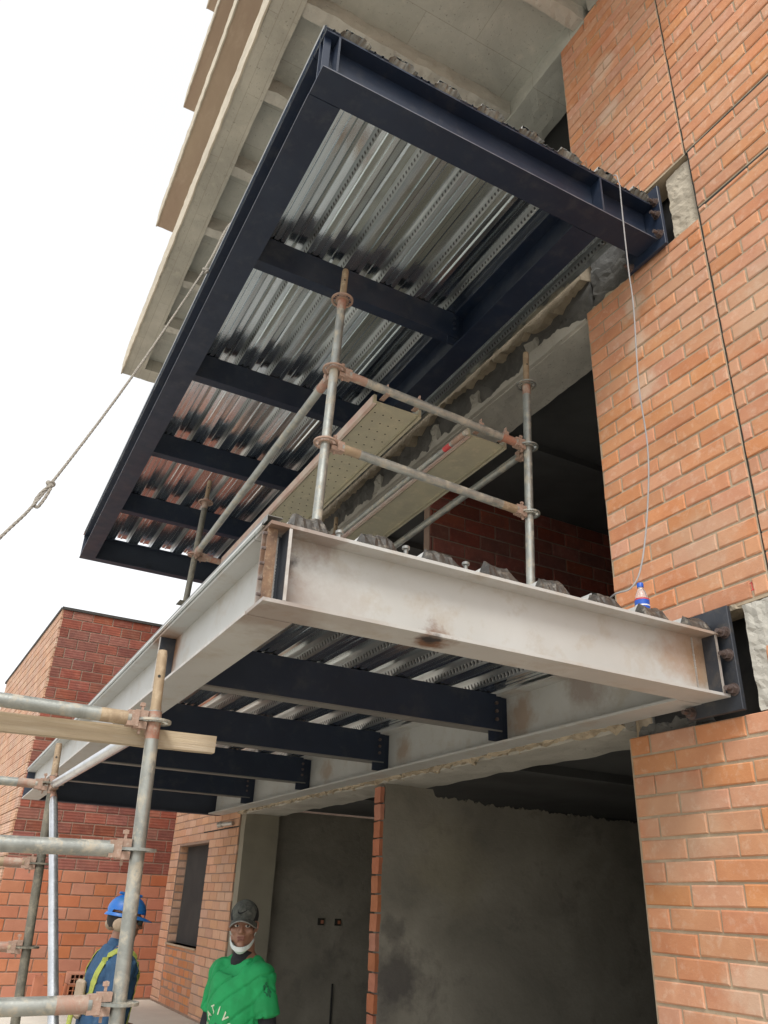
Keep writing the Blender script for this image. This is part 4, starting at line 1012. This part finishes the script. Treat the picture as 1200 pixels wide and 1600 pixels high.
# cap: grey front, black sides, brim and badge
bm = BM(); ell(bm, (0, .012, .052), (.082, .101, .084)); bmesh.ops.delete(bm, geom=[v for v in bm.verts if v.co.z < .012], context='VERTS')
cp = hobj('cap_crown', bm, CAPM, pm, hm)
bm = BM(); ell(bm, (0, .013, .052), (.0835, .1015, .0835)); bmesh.ops.delete(bm, geom=[v for v in bm.verts if v.co.z < .024 or v.co.y < -.066+.55*(v.co.z-.03)], context='VERTS'); hobj('cap_back', bm, CAPD, cp, hm)
bm = BM(); N = 16; prev = None
for i in range(N+1):
    a = math.pi*(i/N); cx, cy = math.cos(a), math.sin(a)
    zi, zo = .040-.026*cx*cx, .036-.040*cx*cx
    vs = [bm.verts.new(c) for c in ((cx*.079, .008-cy*.095, zi), (cx*.079, .008-cy*.156-.004, zo-.006), (cx*.079, .008-cy*.156-.004, zo-.0015), (cx*.079, .008-cy*.095, zi+.005))]
    if prev:
        for k in range(4): bm.faces.new((prev[k], prev[(k+1) % 4], vs[(k+1) % 4], vs[k]))
    prev = vs
cbm = hobj('cap_brim', bm, CAPM, cp, hm)
bm = BM(); tube(bm, [(math.cos(math.pi*i/20)*.079, .004-math.sin(math.pi*i/20)*.158, .033-.040*math.cos(math.pi*i/20)**2) for i in range(21)], .0032, 8); hobj('brim_edge', bm, CAPB, cbm, hm)
bm = BM(); up = [(-.034, .088), (-.030, .076), (-.020, .071), (-.004, .0745), (.014, .083), (.034, .094)]; lo = [(-.034, .088), (-.0335, .070), (-.024, .0625), (-.008, .0655), (.010, .076), (.034, .094)]
sw = []
for q in (up, lo):
    sw.append([bm.verts.new((x, .012-.1025*math.sqrt(max(.02, 1-(x/.0835)**2-((z-.052)/.0855)**2)), z)) for x, z in q])
for i in range(5):
    try: bm.faces.new((sw[0][i], sw[0][i+1], sw[1][i+1], sw[1][i]))
    except Exception: pass
bmesh.ops.remove_doubles(bm, verts=bm.verts, dist=.0001); hobj('cap_badge', bm, CAPD, cp, hm, smooth=False)
bm = BM(); prev = None
for i in range(25):
    u = (i/24)*2-1; a = u*R(82); x = math.sin(a)*.066; y = .014-math.cos(a)*.106; z = -.118+.052*u*u
    n_ = Vector((math.sin(a), -math.cos(a)*1.2, -.45)).normalized(); h = .021*(1-.25*u*u)
    c = Vector((x, y, z)); upv = Vector((math.sin(a)*.35, -math.cos(a)*.35, 1)).normalized()
    vs = [bm.verts.new(c+upv*h+n_*.003*math.sin(i)), bm.verts.new(c+n_*.006), bm.verts.new(c-upv*h*.9-n_*.010), bm.verts.new(c-upv*h*.9-n_*.014), bm.verts.new(c-n_*.002), bm.verts.new(c+upv*h-n_*.004)]
    if prev:
        for k in range(6): bm.faces.new((prev[k], prev[(k+1) % 6], vs[(k+1) % 6], vs[k]))
    prev = vs
mk = hobj('face_mask', bm, MASK, pm, hm)
for s in (-1, 1):
    bm = BM(); tube(bm, smooth_path([(s*.062, -.002, -.055), (s*.075, .0, -.03), (s*.082, .022, -.004), (s*.080, .024, .016)], 5), .0016, 6); hobj('mask_loop', bm, MASK, mk, hm)

# --- worker with the blue helmet, seen from his right side
ph = empty('person', 'worker in blue helmet and denim shirt with yellow harness behind the scaffold', 'person', (1.06, 5.226, -1.6), 'workers on the site', R(97))
HC = Vector((0, -.060, 1.462))
def lean(v): return Vector((v[0], v[1]-max(0, v[2]-.85)*.09, v[2]))
bm = BM(); loft(bm, [(z*.955, a, b, lean((0, c, z))[1]) for z, a, b, c in TORSO]); legs(bm)
cap_(bm, (0, -.030, 1.27), .056, (0, -.045, 1.39), .053, 18)
aR = [(-.175, -.03, 1.235), (-.205, .045, .98), (-.20, -.13, .86)]; aL = [(.175, -.03, 1.235), (.205, .02, .98), (.18, -.17, .90)]
for A, s in ((aR, -1), (aL, 1)):
    cap_(bm, A[0], .050, A[1], .037, 16); cap_(bm, A[1], .037, A[2], .026, 16); hand(bm, A[2], Vector(A[2])-Vector(A[1]), s)
h2 = head_shapes(bm, HC, R(-4), R(8), .96)
remeshed('body', bm, SKIN, ph, .0062, 2)
bm = BM(); loft(bm, [(.74, .178, .130, .0), (.84, .182, .132, 0), (.93, .168, .120, -.004), (1.02, .172, .124, -.016), (1.12, .182, .132, -.022), (1.20, .188, .130, -.028), (1.255, .178, .112, -.030), (1.29, .150, .096, -.032), (1.315, .105, .084, -.034), (1.34, .078, .072, -.036)])
for A, s in ((aR, -1), (aL, 1)):
    cap_(bm, A[0], .068, A[1], .056, 18); cap_(bm, A[1], .056, Vector(A[1]).lerp(Vector(A[2]), .9), .044, 18)
s2 = remeshed('work_shirt', bm, DENIM, ph, .0078, 2, lambda p: .011*noise.noise(Vector((p.x*8+p.z*6, p.y*9, p.z*5)))-.020*max(0, .5-abs(noise.noise(Vector((p.x*7-p.z*7, p.y*8+p.z*5, p.z*3))))*6)+.004*noise.noise(p*25))
bm = BM(); cap_(bm, (0, -.030, 1.31), .066, (0, -.036, 1.335), .062, 20); remeshed('shirt_collar', bm, DENIM, ph, .006, 1)
bm = BM(); legs(bm, 1.18); loft(bm, [(.70, .172, .12, 0), (.84, .180, .128, 0), (.92, .165, .116, 0)]); remeshed('trousers', bm, JEANS, ph, .010, 2, lambda p: .007*noise.noise(p*14))
boots(ph)
b2 = BVHTree.FromPolygons([v.co for v in s2.data.vertices], [tuple(p.vertices) for p in s2.data.polygons])
def strap(pts, w_, name, mat=YEL):
    P_ = smooth_path(pts, 8); bm = BM(); prev = None
    for i, p in enumerate(P_):
        h = b2.find_nearest(p); q = h[0]+h[1]*.006; t = (P_[min(i+1, len(P_)-1)]-P_[max(i-1, 0)]).normalized(); s = t.cross(h[1]).normalized()*w_/2
        vs = [bm.verts.new(q+s), bm.verts.new(q-s), bm.verts.new(q-s-h[1]*.004), bm.verts.new(q+s-h[1]*.004)]
        if prev:
            for k in range(4): bm.faces.new((prev[k], prev[(k+1) % 4], vs[(k+1) % 4], vs[k]))
        prev = vs
    return obj(name, bm, mat, ph, local=True)
for s in (-1, 1):
    strap([(s*.06, .14, 1.02), (s*.095, .13, 1.14), (s*.115, .06, 1.27), (s*.105, -.05, 1.31), (s*.10, -.14, 1.2), (s*.10, -.16, 1.02), (s*.09, -.14, .88)], .042, 'harness_strap')
    strap([(s*.10, -.13, .86), (s*.19, -.02, .83), (s*.14, .12, .82), (0, .15, .84)], .04, 'harness_strap')
strap([(-.09, .14, 1.10), (0, .15, 1.06), (.09, .14, 1.10)], .04, 'harness_strap')
bm = BM(); box(bm, -.055, .055, .118, .150, .99, 1.17, bev=.012); obj('back_pad', bm, TAN, ph, local=True)
bm = BM(); tube(bm, smooth_path([(0, .16, 1.02), (-.03, .175, .93), (.0, .175, .84), (.03, .16, .76), (.0, .15, .66)], 8), .014, 10); obj('lanyard', bm, YEL, ph, local=True, smooth=True)
bm = BM(); ell(bm, (0, .012, .045), (.094, .118, .098)); bmesh.ops.delete(bm, geom=[v for v in bm.verts if v.co.z < .020], context='VERTS'); hl = hobj('helmet_shell', bm, HARD, ph, h2)
bm = BM(); N = 40; prev = None
for i in range(N+1):
    a = 2*math.pi*i/N; c, s = math.cos(a), math.sin(a); ex = .010+.042*max(0, -s)**2
    vs = [bm.verts.new(q) for q in ((c*.092, .012+s*.116, .024), (c*(.092+ex*.8), .012+s*(.116+ex), .012), (c*(.092+ex*.8), .012+s*(.116+ex), .016), (c*.092, .012+s*.116, .030))]
    if prev:
        for k in range(4): bm.faces.new((prev[k], prev[(k+1) % 4], vs[(k+1) % 4], vs[k]))
    prev = vs
hobj('helmet_brim', bm, HARD, hl, h2)
bm = BM(); cap_(bm, (0, -.05, .142), .008, (0, .08, .139), .008, 8); hobj('helmet_ridge', bm, HARD, hl, h2)
for s in (-1, 1):
    bm = BM(); ell(bm, (s*.090, .055, -.030), (.022, .042, .036)); hobj('ear_muff', bm, TAN, hl, h2)
    bm = BM(); tube(bm, smooth_path([(s*.082, .03, .02), (s*.078, -.02, -.05), (s*.04, -.06, -.105), (0, -.078, -.118)], 6), .004, 6); hobj('chin_strap', bm, DARK, hl, h2)
bm = BM(); ell(bm, (0, .028, .005), (.0775, .090, .075)); bmesh.ops.delete(bm, geom=[v for v in bm.verts if v.co.z < -.055 or v.co.y < -.015], context='VERTS'); hobj('hair', bm, DARK, ph, h2)
bm = BM(); prev = None
for i in range(13):
    a = R(-65+i*130/12); vs = [bm.verts.new((math.sin(a)*.072, -.020-math.cos(a)*.082, z)) for z in (-.012, .020)]+[bm.verts.new((math.sin(a)*.069, -.020-math.cos(a)*.079, z)) for z in (.020, -.012)]
    if prev:
        for k in range(4): bm.faces.new((prev[k], prev[(k+1) % 4], vs[(k+1) % 4], vs[k]))
    prev = vs
hobj('safety_glasses', bm, CAPM, ph, h2)
